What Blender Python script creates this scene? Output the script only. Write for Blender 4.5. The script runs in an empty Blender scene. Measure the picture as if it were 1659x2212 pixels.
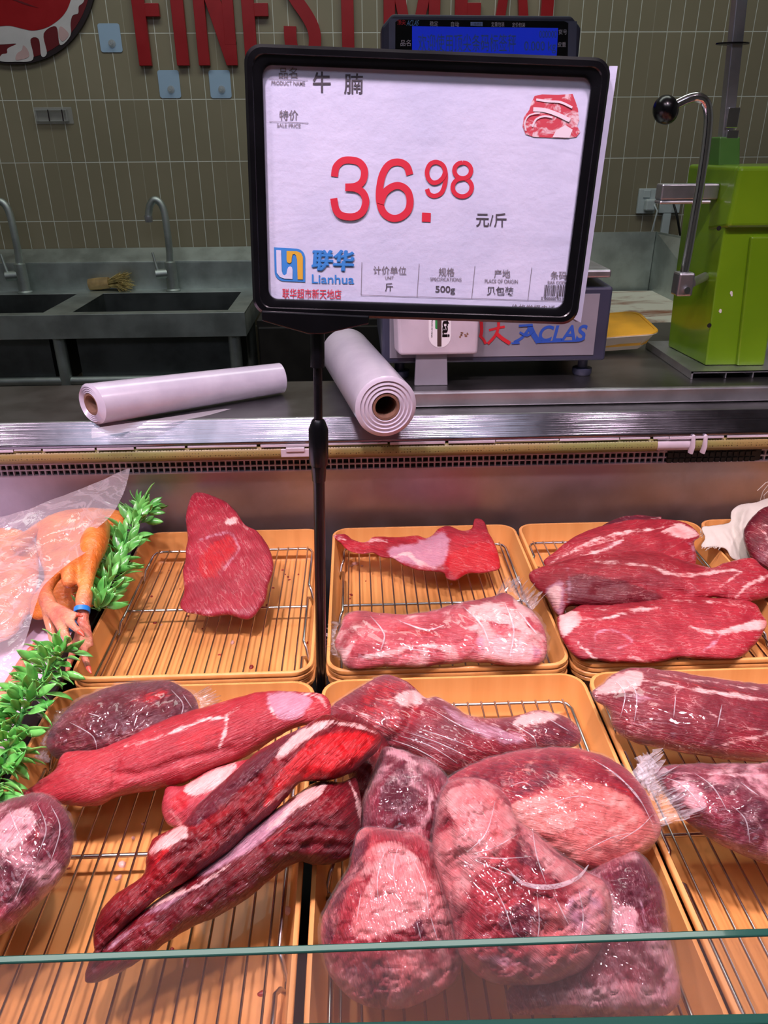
import bpy, bmesh, math, random
import numpy as np
from mathutils import Vector, Matrix
from mathutils.geometry import delaunay_2d_cdt
random.seed(7)
SC = bpy.context.scene
COL = SC.collection

# ------------------------------------------------------------------ camera
F, CX, CY = 1640.0, 829.5, 1106.0            # focal length and centre in pixels of the 1659 x 2212 frame
YAW, PITCH, ROLL = math.radians(2.0), math.radians(25.9), math.radians(-0.42)
CAM = np.array([0.0, 0.0, 1.40])
_f = np.array([math.sin(YAW)*math.cos(PITCH), math.cos(YAW)*math.cos(PITCH), -math.sin(PITCH)])
_r = np.array([math.cos(YAW), -math.sin(YAW), 0.0])
_u = np.cross(_r, _f)
_r2 = _r*math.cos(ROLL) + _u*math.sin(ROLL)
_u2 = -_r*math.sin(ROLL) + _u*math.cos(ROLL)
cd = bpy.data.cameras.new('camera')
cam = bpy.data.objects.new('camera', cd)
COL.objects.link(cam)
cam.matrix_world = Matrix(((_r2[0], _u2[0], -_f[0], CAM[0]), (_r2[1], _u2[1], -_f[1], CAM[1]),
                           (_r2[2], _u2[2], -_f[2], CAM[2]), (0, 0, 0, 1)))
cd.sensor_fit = 'VERTICAL'
cd.sensor_height = 24.0
cd.lens = 24.0*F/2212.0
cd.clip_start = 0.01
SC.camera = cam

# ------------------------------------------------------------------ light and exposure
w = bpy.data.worlds.new('world')
SC.world = w
w.use_nodes = True
w.node_tree.nodes['Background'].inputs[0].default_value = (0.8, 0.9, 1.0, 1)
w.node_tree.nodes['Background'].inputs[1].default_value = 0.02
SC.view_settings.view_transform = 'Standard'
SC.view_settings.look = 'None'
SC.view_settings.gamma = 1.0
SC.view_settings.exposure = 0.0
SC.cycles.use_denoising = True
SC.cycles.max_bounces = 10
SC.cycles.transparent_max_bounces = 16
SC.cycles.sample_clamp_indirect = 4.0

def area(name, loc, target, size, size_y, power, color, shape='RECTANGLE', spread=180):
    l = bpy.data.lights.new(name, 'AREA')
    l.shape = shape
    l.size = size
    l.size_y = size_y
    l.energy = power
    l.color = color
    l.spread = math.radians(spread)
    o = bpy.data.objects.new(name, l)
    COL.objects.link(o)
    o.location = loc
    o.rotation_euler = (Vector(target) - Vector(loc)).to_track_quat('-Z', 'Y').to_euler()
    return o

PINK = (1.0, 0.76, 0.88)
for i, x in enumerate((-1.15, -0.62, -0.1, 0.42, 0.95)):          # the row of meat lamps over the case
    area('meat_lamp', (x - 0.12, 0.42, 2.25), (x + 0.05, 0.66, 0.8), 0.11, 0.11, 4.2, PINK, 'DISK', 85)
area('ceiling_lamp', (0.0, 1.9, 3.15), (0, 2.1, 0), 2.6, 0.5, 21.0, (0.93, 1.0, 0.92))
area('aisle_lamp', (-0.3, -0.9, 3.1), (-0.1, 0.7, 1.2), 2.4, 0.6, 12.0, (0.80, 0.82, 1.0))

# ------------------------------------------------------------------ helpers
def ray(x, y):
    a, b = (x - CX)/F, -(y - CY)/F
    return _r2*a + _u2*b + _f
def PZ(x, y, z):
    d = ray(x, y)
    return Vector(CAM + d*(z - CAM[2])/d[2])
def PY(x, y, Y):
    d = ray(x, y)
    return Vector(CAM + d*(Y - CAM[1])/d[1])

ORG = {}
def props(o, label=None, cat=None, group=None, kind=None):
    if label: o['label'] = label
    if cat: o['category'] = cat
    if group: o['group'] = group
    if kind: o['kind'] = kind
    return o
def thing(name, label, cat, loc, group=None):
    o = bpy.data.objects.new(name, None)
    o.empty_display_size = 0.02
    COL.objects.link(o)
    o.location = loc
    ORG[o.name] = Vector(loc)
    return props(o, label, cat, group)

class MB:
    def __init__(s):
        s.v = []; s.f = []; s.mi = []
    def add(s, vs, fs, m=0):
        b = len(s.v)
        s.v += [tuple(v) for v in vs]
        s.f += [tuple(i + b for i in f) for f in fs]
        s.mi += [m]*len(fs)
        return s
    def box(s, x0, x1, y0, y1, z0, z1, m=0):
        vs = [(x, y, z) for z in (z0, z1) for y in (y0, y1) for x in (x0, x1)]
        return s.add(vs, [(0,2,3,1),(4,5,7,6),(0,1,5,4),(2,6,7,3),(0,4,6,2),(1,3,7,5)], m)
    def hexa(s, p, m=0):            # 4 bottom points then 4 top points, both counter-clockwise from above
        return s.add(p, [(3,2,1,0),(4,5,6,7),(0,1,5,4),(1,2,6,5),(2,3,7,6),(3,0,4,7)], m)
    def rings(s, rs, cap=True, closed=True, m=0):
        n = len(rs[0]); vs = [p for r in rs for p in r]; fs = []
        for i in range(len(rs) - 1):
            for j in range(n if closed else n - 1):
                k = (j + 1) % n
                fs.append((i*n + j, i*n + k, (i + 1)*n + k, (i + 1)*n + j))
        if cap:
            fs.append(tuple(range(n - 1, -1, -1)))
            fs.append(tuple((len(rs) - 1)*n + j for j in range(n)))
        return s.add(vs, fs, m)
    def tube(s, path, r, n=12, m=0, flat=1.0, up=(0.3, 0.2, 1)):
        P = [Vector(p) for p in path]; rs = []
        R = r if hasattr(r, '__len__') else [r]*len(P)
        prev = None
        for i, p in enumerate(P):
            t = (P[min(i+1, len(P)-1)] - P[max(i-1, 0)]).normalized()
            a = (prev if prev else Vector(up))
            a = (a - t*a.dot(t)).normalized(); prev = a
            b = t.cross(a)
            rs.append([p + (a*math.cos(q)*flat + b*math.sin(q))*R[i] for q in [2*math.pi*k/n for k in range(n)]])
        return s.rings(rs, m=m)
    def lathe(s, c, axis, prof, n=32, m=0, cap=False):
        c = Vector(c); ax = Vector(axis).normalized()
        a = ax.orthogonal().normalized(); b = ax.cross(a); rs = []
        for d, r in prof:
            rs.append([c + ax*d + (a*math.cos(q) + b*math.sin(q))*r for q in [2*math.pi*k/n for k in range(n)]])
        return s.rings(rs, cap=cap, m=m)
    def prism(s, pts, n, h, m=0):   # planar loop of 3-D points extruded along n*h
        P = [Vector(p) for p in pts]; nn = Vector(n)*h; k = len(P)
        return s.add(P + [p + nn for p in P], [tuple(range(k-1,-1,-1)), tuple(range(k, 2*k))] + [(i, (i+1) % k, k+(i+1) % k, k+i) for i in range(k)], m)

def obj(name, mb, mats, parent=None, smooth=None, bevel=0, recalc=True, label=None, seg=2):
    me = bpy.data.meshes.new(name)
    if parent is not None:
        org = ORG[parent.name]
    else:
        a = np.array(mb.v); org = Vector(((a[:,0].min()+a[:,0].max())/2, (a[:,1].min()+a[:,1].max())/2, a[:,2].min()))
    me.from_pydata([tuple(Vector(v) - org) for v in mb.v], [], mb.f)
    for m in (mats if isinstance(mats, (list, tuple)) else [mats]):
        me.materials.append(m)
    me.polygons.foreach_set('material_index', mb.mi)
    if recalc:
        bm = bmesh.new(); bm.from_mesh(me)
        bmesh.ops.recalc_face_normals(bm, faces=bm.faces)
        bm.to_mesh(me); bm.free()
    o = bpy.data.objects.new(name, me)
    COL.objects.link(o)
    if parent is not None:
        o.parent = parent
    else:
        o.location = org
    ORG[o.name] = org
    if bevel:
        b = o.modifiers.new('bevel', 'BEVEL'); b.width = bevel; b.segments = seg; b.limit_method = 'ANGLE'; b.angle_limit = math.radians(35)
    if smooth is not None:
        me.polygons.foreach_set('use_smooth', [True]*len(me.polygons))
        if smooth < 180:
            try: me.set_sharp_from_angle(angle=math.radians(smooth))
            except Exception: pass
    me.update()
    if label: o['label'] = label
    return o
def copy_tree(o, parent=None):
    c = o.copy(); COL.objects.link(c)
    if parent is not None: c.parent = parent
    ORG[c.name] = ORG.get(o.name, Vector((0,0,0)))
    for ch in list(o.children): copy_tree(ch, c)
    return c
def catmull(pts, k=8, closed=True):
    P = np.array(pts, float); n = len(P); out = []
    for i in range(n if closed else n - 1):
        if closed: p0, p1, p2, p3 = P[(i-1) % n], P[i], P[(i+1) % n], P[(i+2) % n]
        else: p0, p1, p2, p3 = P[max(i-1,0)], P[i], P[i+1], P[min(i+2,n-1)]
        for t in np.linspace(0, 1, k, endpoint=False):
            out.append(0.5*((2*p1) + (-p0+p2)*t + (2*p0-5*p1+4*p2-p3)*t*t + (-p0+3*p1-3*p2+p3)*t**3))
    if not closed: out.append(P[-1])
    return np.array(out)

# ------------------------------------------------------------------ materials
def srgb(r, g, b):
    return tuple((c/255/12.92 if c/255 <= 0.04045 else ((c/255+0.055)/1.055)**2.4) for c in (r, g, b)) + (1,)
class NT:
    def __init__(s, name):
        s.m = bpy.data.materials.new(name); s.m.use_nodes = True; s.t = s.m.node_tree
        s.b = s.t.nodes['Principled BSDF']; s.out = s.t.nodes['Material Output']
    def n(s, typ, props=None, **ins):
        nd = s.t.nodes.new(typ)
        for k, v in (props or {}).items(): setattr(nd, k, v)
        for k, v in ins.items():
            key = int(k[1:]) if k[0] == '_' and k[1:].isdigit() else k.replace('_', ' ')
            s.set(nd.inputs[key], v)
        return nd
    def set(s, sock, v):
        if isinstance(v, bpy.types.NodeSocket): s.t.links.new(v, sock)
        elif isinstance(v, bpy.types.Node): s.t.links.new(v.outputs[0], sock)
        else: sock.default_value = v
    def P(s, **k):
        for a, v in k.items(): s.set(s.b.inputs[a.replace('_', ' ')], v)
    def math(s, op, a, b=0.0, c=0.0, clamp=False):
        nd = s.t.nodes.new('ShaderNodeMath'); nd.operation = op; nd.use_clamp = clamp
        s.set(nd.inputs[0], a); s.set(nd.inputs[1], b); s.set(nd.inputs[2], c)
        return nd.outputs[0]
    def mix(s, f, a, b):
        nd = s.t.nodes.new('ShaderNodeMix'); nd.data_type = 'RGBA'
        s.set(nd.inputs[0], f); s.set(nd.inputs[6], a); s.set(nd.inputs[7], b)
        return nd.outputs[2]
    def sstep(s, v, lo, hi):
        nd = s.t.nodes.new('ShaderNodeMapRange'); nd.interpolation_type = 'SMOOTHSTEP'
        s.set(nd.inputs[0], v); s.set(nd.inputs[1], lo); s.set(nd.inputs[2], hi)
        return nd.outputs[0]
    def coord(s, out='Object', scale=(1,1,1), rot=(0,0,0), loc=(0,0,0)):
        c = s.t.nodes.new('ShaderNodeTexCoord'); mp = s.t.nodes.new('ShaderNodeMapping')
        s.t.links.new(c.outputs[out], mp.inputs[0])
        mp.inputs['Scale'].default_value = scale; mp.inputs['Rotation'].default_value = rot; mp.inputs['Location'].default_value = loc
        return mp.outputs[0]
    def noise(s, vec, scale, detail=3.0, rough=0.5, dist=0.0):
        nd = s.n('ShaderNodeTexNoise', None, Vector=vec, Scale=scale, Detail=detail, Roughness=rough, Distortion=dist)
        return nd.outputs[0]
    def bump(s, h, strength, dist, normal=None):
        nd = s.n('ShaderNodeBump', None, Height=h, Strength=strength, Distance=dist)
        if normal is not None: s.set(nd.inputs['Normal'], normal)
        return nd.outputs[0]
def simple(name, c, rough=0.5, metal=0.0, var=0.12, vs=20, bump=0.0, bs=80, coat=0.0, spec=0.5):
    t = NT(name); v = t.coord()
    nz = t.noise(v, vs, 4)
    dark = tuple(x*(1-var*1.6) for x in c[:3]) + (1,); lite = tuple(min(1, x*(1+var)) for x in c[:3]) + (1,)
    t.P(Base_Color=t.mix(t.sstep(nz, 0.3, 0.7), dark, lite), Roughness=t.math('MULTIPLY_ADD', nz, 0.15, rough - 0.075), Metallic=metal, Coat_Weight=coat, Coat_Roughness=0.1)
    t.b.inputs['Specular IOR Level'].default_value = spec
    if bump: t.P(Normal=t.bump(t.noise(v, bs, 4), bump, 0.002))
    return t.m
def steel(name, c, rough, axis_scale=(3, 300, 300), bump=0.06, aniso=0.0, spots=0.15):
    t = NT(name); v = t.coord(scale=axis_scale); big = t.noise(t.coord(), 9, 5, 0.6)
    br = t.noise(v, 1.0, 3)
    d = tuple(x*(1-spots*2) for x in c[:3]) + (1,)
    t.P(Base_Color=t.mix(t.sstep(big, 0.3, 0.65), d, c), Metallic=1.0, Roughness=t.math('MULTIPLY_ADD', big, 0.2, rough - 0.1),
        Normal=t.bump(br, bump, 0.001))
    return t.m

M_black = simple('black_plastic', srgb(8, 8, 12), 0.25, var=0.2, bump=0.03)
M_dark = simple('dark_recess', srgb(10, 11, 12), 0.6)
M_navy = simple('navy_casing', srgb(52, 55, 74), 0.45, var=0.08)
M_grey = simple('grey_panel', srgb(136, 133, 142), 0.45, var=0.05)
M_white = simple('white_plastic', srgb(202, 190, 200), 0.4, var=0.06)
M_lattice = simple('white_lattice', srgb(190, 178, 190), 0.5, var=0.15)
M_steel = steel('brushed_steel', (0.58, 0.59, 0.62, 1), 0.42)
M_lip = steel('bright_steel', (0.26, 0.255, 0.29, 1), 0.15, (2, 500, 500), 0.22, spots=0.12)
M_top = steel('worn_steel', (0.34, 0.34, 0.34, 1), 0.34)
M_sink = steel('sink_steel', (0.60, 0.66, 0.64, 1), 0.52)
M_darksteel = steel('dark_steel', (0.20, 0.22, 0.22, 1), 0.5)
M_pan = steel('case_steel', (0.50, 0.47, 0.51, 1), 0.46, (300, 3, 3), 0.05, spots=0.1)
M_chrome = steel('chrome', (0.72, 0.72, 0.74, 1), 0.12, (1, 1, 1), 0.0, spots=0.02)
M_wire = steel('wire', (0.55, 0.53, 0.53, 1), 0.22, (1, 1, 1), 0.0, spots=0.1)

def m_tile():
    t = NT('olive_tile'); c = t.n('ShaderNodeNewGeometry').outputs['Position']
    sp = t.n('ShaderNodeSeparateXYZ', None, Vector=c)
    px, pz = 0.0494, 0.1945
    ux = t.math('DIVIDE', t.math('ADD', sp.outputs[0], 0.944 + 60*px), px)
    uz = t.math('DIVIDE', t.math('SUBTRACT', sp.outputs[2], 1.541 - 8*pz), pz)
    fx, fz = t.math('FRACT', ux), t.math('FRACT', uz)
    dx = t.math('MULTIPLY', t.math('MINIMUM', fx, t.math('SUBTRACT', 1.0, fx)), px)
    dz = t.math('MULTIPLY', t.math('MINIMUM', fz, t.math('SUBTRACT', 1.0, fz)), pz)
    colid = t.math('ROUND', ux)
    every = t.math('GREATER_THAN', t.math('ABSOLUTE', t.math('SUBTRACT', t.math('FLOORED_MODULO', colid, 6.0), 4.0)), 0.5)   # one joint in six was left almost bare
    gx = t.math('MULTIPLY', t.math('SUBTRACT', 1.0, t.sstep(dx, 0.0008, 0.0017)), t.math('MULTIPLY_ADD', every, 0.8, 0.2))
    gz = t.math('SUBTRACT', 1.0, t.sstep(dz, 0.0009, 0.0019))
    g = t.math('MAXIMUM', gx, gz)
    cell = t.n('ShaderNodeTexWhiteNoise', {'noise_dimensions': '2D'}, Vector=t.n('ShaderNodeCombineXYZ', None, X=t.math('FLOOR', ux), Y=t.math('FLOOR', uz)).outputs[0]).outputs[0]
    nz = t.noise(c, 3.0, 4)
    a = t.mix(cell, srgb(142, 133, 110), srgb(150, 141, 118))
    a = t.mix(t.sstep(nz, 0.3, 0.7), a, srgb(138, 130, 107))
    t.P(Base_Color=t.mix(g, a, srgb(214, 216, 206)), Roughness=t.math('MULTIPLY_ADD', g, 0.3, 0.42),
        Normal=t.bump(t.math('SUBTRACT', 1.0, g), 0.5, 0.0015))
    return t.m
M_tile = m_tile()
M_plaster = simple('plaster', srgb(205, 203, 200), 0.8, var=0.04, vs=4)
M_floor = simple('floor_tile', srgb(96, 92, 86), 0.4, var=0.1, vs=6)
M_red = simple('red_acrylic', srgb(158, 20, 26), 0.35, var=0.04)
M_tray = None
def m_tray():
    t = NT('orange_plastic'); v = t.coord()
    nz = t.noise(t.coord(scale=(60, 4, 4)), 1.0, 3)
    c = t.mix(t.sstep(nz, 0.25, 0.75), srgb(212, 146, 78), srgb(224, 161, 92))
    t.P(Base_Color=c, Roughness=0.42, Coat_Weight=0.1, Normal=t.bump(t.noise(v, 120, 3), 0.05, 0.001))
    return t.m
M_tray = m_tray()
M_board = None

# ------------------------------------------------------------------ setting
def struct(name, mb, m):
    o = obj(name, mb, m); o['kind'] = 'structure'; return o
struct('wall_back', MB().box(-3.2, 3.2, 3.0, 3.1, 0, 3.3), M_tile)
struct('wall_left', MB().box(-3.3, -3.2, -3.0, 3.1, 0, 3.3), M_plaster)
struct('wall_right', MB().box(3.2, 3.3, -3.0, 3.1, 0, 3.3), M_plaster)
struct('wall_front', MB().box(-3.3, 3.3, -3.1, -3.0, 0, 3.3), M_plaster)
struct('ceiling', MB().box(-3.3, 3.3, -3.1, 3.1, 3.3, 3.4), M_plaster)
struct('floor', MB().box(-3.3, 3.3, -3.1, 3.1, -0.1, 0), M_floor)

# ------------------------------------------------------------------ refrigerated display case
def m_mesh_tube():
    t = NT('olive_mesh_cover'); v = t.coord(scale=(1, 1, 1))
    vo = t.n('ShaderNodeTexVoronoi', {'feature': 'F1'}, Vector=v, Scale=230.0, Randomness=0.2)
    nz = t.noise(t.coord(scale=(1, 3, 3)), 3.5, 4)
    base = t.mix(t.sstep(nz, 0.35, 0.62), srgb(128, 134, 76), srgb(146, 124, 74))
    hole = t.sstep(vo.outputs['Distance'], 0.16, 0.30)
    t.P(Base_Color=t.mix(hole, srgb(70, 56, 26), base), Roughness=0.38, Normal=t.bump(hole, 0.5, 0.001))
    return t.m
case = thing('display_case', 'refrigerated steel meat display case with glass front holding the orange trays', 'display case', (0, 0.7, 0.5))
obj('back_panel', MB().box(-1.35, 1.35, 1.112, 1.118, 0.70, 0.9385), M_pan, case)
obj('deck', MB().box(-1.35, 1.35, 0.285, 1.111, 0.74, 0.772), M_dark, case)
obj('deck_riser', MB().box(-1.35, 1.35, 0.29, 0.703, 0.7725, 0.7965), M_dark, case)
obj('base_cabinet', MB().box(-1.35, 1.35, 0.29, 1.105, 0.0, 0.739), M_darksteel, case)
g = MB()
for i in range(int(2.7/0.0096)):
    x = -1.35 + i*0.0096
    g.box(x - 0.0011, x + 0.0011, 1.104, 1.109, 0.9385, 0.9685)
for z in (0.9392, 0.9488, 0.9584, 0.968): g.box(-1.35, 1.35, 1.1035, 1.109, z - 0.0011, z + 0.0011)
gr = obj('air_grille', g, M_lattice, case)
obj('air_duct', MB().box(-1.35, 1.35, 1.1095, 1.1175, 0.9387, 0.990), M_dark, case)
g = MB()
xa, xb = PY(1442, 985, 1.10)[0], PY(1645, 985, 1.10)[0]
for i in range(int((xb - xa)/0.0096)):
    x = xa + i*0.0096 + 0.005
    for k in range(3): g.box(x - 0.0035, x + 0.0035, 1.1015, 1.1032, 0.9402 + k*0.0096, 0.9475 + k*0.0096)
g.box(xa, xb, 1.1032, 1.1036, 0.941, 0.967)
obj('vent_filter', g, M_dark, case, label='black filter strip')
MT = m_mesh_tube()
for a, b, m, nm in ((-1.35, PY(1418, 960, 1.09)[0], MT, 'mesh_sleeve'), (PY(1490, 960, 1.09)[0], 1.35, MT, 'mesh_sleeve'), (PY(1418, 960, 1.09)[0], PY(1490, 960, 1.09)[0], M_white, 'light_tube')):
    rr_ = 0.0118 if m is MT else 0.0108
    obj(nm, MB().tube([(a, 1.0955, 0.9755), (b, 1.0955, 0.9755)], rr_, 20), m, case, smooth=40)
for px in (1497, 1523):
    x = PY(px, 945, 1.085)[0]
    obj('tube_clip', MB().tube([(x, 1.105, 0.9885), (x, 1.083, 0.9895), (x, 1.0815, 0.976), (x, 1.085, 0.963)], 0.0022, 8, flat=2.0), M_white, case, smooth=40)
xc = PY(640, 960, 1.075)[0]
c_ = MB().box(xc - 0.024, xc + 0.026, 1.0755, 1.0785, 0.973, 0.986).box(xc - 0.016, xc + 0.012, 1.0735, 1.0782, 0.982, 0.9885)
obj('label_clip', c_, M_white, case, bevel=0.001, label='small white clip under the counter lip')
obj('divider_rail', MB().hexa([(-0.380, 0.36, 0.7968), (-0.349, 0.36, 0.7968), (-0.349, 1.10, 0.7968), (-0.380, 1.10, 0.7968), (-0.374, 0.36, 0.838), (-0.352, 0.36, 0.838), (-0.352, 1.10, 0.838), (-0.374, 1.10, 0.838)]), M_black, case, bevel=0.002)
def m_glass():
    t = NT('case_glass'); tr = t.n('ShaderNodeBsdfTransparent', None, Color=(0.985, 0.99, 0.99, 1))
    gl = t.n('ShaderNodeBsdfGlossy', None, Color=(1, 1, 1, 1), Roughness=0.02)
    lw = t.n('ShaderNodeLayerWeight', None, Blend=.5)
    s1 = t.n('ShaderNodeMixShader', None, _0=t.math('MULTIPLY_ADD', t.math('POWER', lw.outputs['Facing'], 5.0), 0.9, 0.035, clamp=True), _1=tr, _2=gl)
    d1 = t.n('ShaderNodeBsdfDiffuse', None, Color=srgb(225, 205, 208)); d2 = t.n('ShaderNodeBsdfTranslucent', None, Color=srgb(225, 205, 208))
    df = t.n('ShaderNodeMixShader', None, _0=.5, _1=d1, _2=d2)      # pale reflected haze, put into the pane's colour
    nz = t.noise(t.coord(), 5, 4)
    s2 = t.n('ShaderNodeMixShader', None, _0=t.math('MULTIPLY_ADD', nz, 0.06, 0.115), _1=s1, _2=df)
    t.t.links.new(s2.outputs[0], t.out.inputs[0]); return t.m
def m_glass_edge():
    t = NT('green_glass_edge'); t.P(Base_Color=srgb(34, 76, 66), Roughness=0.12, Coat_Weight=0.6); return t.m
MG, MGE = m_glass(), m_glass_edge()
def pane(name, Y, ztop_px, t_):
    A = PY(0, ztop_px[0], Y); B = PY(1659, ztop_px[1], Y)
    s = (B.z - A.z)/(B.x - A.x)
    za, zb = A.z + (-1.3 - A.x)*s, A.z + (1.3 - A.x)*s
    o = obj(name, MB().hexa([(-1.3, Y - t_, 0.74), (1.3, Y - t_, 0.74), (1.3, Y, 0.74), (-1.3, Y, 0.74), (-1.3, Y - t_, za), (1.3, Y - t_, zb), (1.3, Y, zb), (-1.3, Y, za)]), MG, case)
    e = MB().hexa([(-1.3, Y - t_*1.02, za - .0005), (1.3, Y - t_*1.02, zb - .0005), (1.3, Y + .0003, zb - .0005), (-1.3, Y + .0003, za - .0005), (-1.3, Y - t_*1.02, za + .0012), (1.3, Y - t_*1.02, zb + .0012), (1.3, Y + .0003, zb + .0012), (-1.3, Y + .0003, za + .0012)])
    obj('polished_edge', e, MGE, o, bevel=0.0008)
pane('front_glass', 0.276, (2068, 2008), 0.0042)
pane('outer_glass', 0.232, (2228, 2192), 0.005)

# steel counter behind the case, with its bent bright lip
ct = thing('steel_counter', 'long worn steel worktop with bright front lip behind the case', 'counter', (0, 1.2, 0.75))
L = [(1.108, 1.0245), (1.0868, 0.9945), (1.0868, 0.9905), (1.0895, 0.9905), (1.110, 1.0225)]
obj('lip', MB().rings([[(x, y, z) for y, z in L] for x in (-1.35, 1.4)]), M_lip, ct, bevel=0.0006)
obj('worktop', MB().box(-1.35, 1.4, 1.1085, 1.305, 1.0215, 1.025), M_top, ct, bevel=0.001)
obj('back_edge', MB().box(-1.35, 1.4, 1.300, 1.306, 0.975, 1.0212), M_darksteel, ct)
obj('cabinet', MB().box(-1.35, 1.4, 1.13, 1.295, 0.0, 0.998), M_darksteel, ct)
g = MB(); random.seed(3); x = -1.35
while x < 1.35:
    l_ = random.uniform(0.02, 0.11); g.box(x, x + l_, 1.0845, 1.0864, 0.9875 + random.uniform(-.0012, .001), 0.9903); x += l_ + random.uniform(0.001, 0.006)
obj('sealing_strip', g, M_white, ct, label='torn white sealing strip under the lip')
bn = thing('raised_bench', 'low steel bench standing on the counter under the scale', 'bench', (0.75, 1.3, 1.025))
obj('bench_top', MB().box(0.078, 1.4, 1.150, 1.62, 1.0475, 1.0505), M_top, bn, bevel=0.001)
obj('front_rail', MB().box(0.078, 1.4, 1.142, 1.150, 1.0262, 1.0507), M_steel, bn, bevel=0.003)
for x in (0.12, 0.75, 1.3): obj('foot', MB().box(x - .015, x + .015, 1.16, 1.20, 1.0255, 1.0472), M_darksteel, bn)
obj('rear_support', MB().box(0.08, 1.4, 1.58, 1.61, 0.0, 1.0472), M_darksteel, bn)

# ------------------------------------------------------------------ trays and wire racks
def rr(cx, cy, hx, hy, r, z, n=6):
    out = []
    for sx, sy, a0 in ((1, 1, 0), (-1, 1, 90), (-1, -1, 180), (1, -1, 270)):
        for k in range(n + 1):
            a = math.radians(a0 + 90*k/n)
            out.append((cx + sx*(hx - r) + r*math.cos(a), cy + sy*(hy - r) + r*math.sin(a), z))
    return out
def tray_mesh(hx, hy, h=0.05):
    m = MB()
    rings = [rr(0, 0, hx-.011, hy-.011, .016, 0), rr(0, 0, hx-.0095, hy-.0095, .018, .003), rr(0, 0, hx-.0015, hy-.0015, .024, h-.006), rr(0, 0, hx, hy, .025, h-.005), rr(0, 0, hx, hy, .025, h-.001),
             rr(0, 0, hx-.001, hy-.001, .025, h), rr(0, 0, hx-.004, hy-.004, .022, h), rr(0, 0, hx-.0045, hy-.0045, .022, h-.002), rr(0, 0, hx-.0115, hy-.0115, .018, .006), rr(0, 0, hx-.015, hy-.015, .016, .0015)]
    return m.rings(rings)
def tray(x0, x1, y0, y1, z, label):
    o = obj('food_tray', tray_mesh((x1-x0)/2, (y1-y0)/2), M_tray, smooth=50)
    o.location = ((x0+x1)/2, (y0+y1)/2, z)
    return props(o, label, 'tray', 'orange food trays')
def rack(x0, x1, y0, y1, z, label, sp=0.0157):
    """wire rack whose rods lie at height z"""
    r = thing('wire_rack', label, 'rack', ((x0+x1)/2, (y0+y1)/2, z - 0.022), 'wire racks in the trays')
    zz = z - 0.0024
    def side(x, ya, yb, s):
        L_ = [(x, ya)]; pts = []
        for t in (0.14, 0.60):
            y = ya + (yb - ya)*t; d = 0.012 if yb > ya else -0.012
            pts += [(x, y - d, zz), (x + s*.003, y - d*.5, zz - .004), (x + s*.006, y, zz - .0185), (x + s*.006, y + d*.8, zz - .0185), (x + s*.003, y + d*1.3, zz - .004), (x, y + d*1.9, zz)]
        return pts
    cr = 0.012
    path = [(x0 + cr, y1, zz), (x0 + cr*.3, y1 - cr*.3, zz), (x0, y1 - cr, zz)] + side(x0, y1 - cr, y0 + cr, -1) + [(x0, y0 + cr, zz), (x0 + cr*.3, y0 + cr*.3, zz), (x0 + cr, y0, zz),
            (x1 - cr, y0, zz), (x1 - cr*.3, y0 + cr*.3, zz), (x1, y0 + cr, zz)] + side(x1, y0 + cr, y1 - cr, 1) + [(x1, y1 - cr, zz), (x1 - cr*.3, y1 - cr*.3, zz), (x1 - cr, y1, zz), (x0 + cr, y1, zz)]
    obj('frame', MB().tube(path, 0.0021, 8), M_wire, r, smooth=60)
    ym = (y0 + y1)/2 - 0.005
    obj('cross_wire', MB().tube([(x0, ym, zz), (x1, ym, zz)], 0.002, 8), M_wire, r, smooth=60)
    n = int((x1 - x0 - 0.01)/sp); proto = None
    for i in range(n + 1):
        x = x0 + (x1 - x0)*(i + .5)/(n + 1)
        if proto is None:
            proto = obj('rod', MB().tube([(x, y0 - .001, z), (x, y1 + .001, z)], 0.0012, 6), M_wire, r, smooth=60); xp = x
        else:
            c = proto.copy(); COL.objects.link(c); c.parent = r; c.location = (x - xp, 0, 0); ORG[c.name] = ORG[r.name]
    return r
ZT, ZR = 0.80, 0.8275
B0, B1 = 0.712, 1.078
TR = [(-0.340, -0.059, B0, B1, 'orange tray holding the single red steak, left of the sign pole', 'orange tray under the single red steak'),
      (-0.044, 0.245, B0, B1, 'orange tray holding the ragged scrap and a wrapped cut, right of the sign pole', 'orange tray under the ragged scrap'),
      (0.2495, 0.538, B0, B1, 'orange tray holding three unwrapped shanks by the steel back', 'orange tray under the three unwrapped shanks'),
      (0.5425, 0.83, B0, B1, 'orange tray with white cheesecloth at the right edge', 'orange tray under the cheesecloth'),
      (-0.345, -0.055, 0.292, 0.698, 'orange front tray left of the sign pole, under the long pale red fillet', ''),
      (-0.0475, 0.2505, 0.292, 0.698, 'orange front tray under the heap of fatty wrapped cuts', ''),
      (0.2545, 0.552, 0.292, 0.698, 'orange front tray under the two wrapped shanks at the right', '')]
RK = ['wire rack under the single red steak', 'wire rack under the ragged beef scrap', 'wire rack under the three unwrapped shanks', 'wire rack beneath the cheesecloth',
      'wire rack under the long pale red fillet', 'wire rack under the heap of fatty wrapped cuts', 'wire rack under the two wrapped shanks at the right']
for i, (x0, x1, y0, y1, lb, st) in enumerate(TR):
    t0 = tray(x0, x1, y0, y1, ZT, lb)
    for k in range(3 if st else 0):
        c = t0.copy(); COL.objects.link(c)
        c.location = t0.location + Vector((0.0008*(-1)**k, -0.0006*k, -0.0068*(k+1)))
        c['label'] = ('second', 'third', 'lowest')[k] + ' tray down in the stack below the ' + st
    rack(x0 + 0.017, x1 - 0.017, y0 + (0.020 if i < 4 else 0.018), y1 - 0.021, ZR, RK[i])

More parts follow.
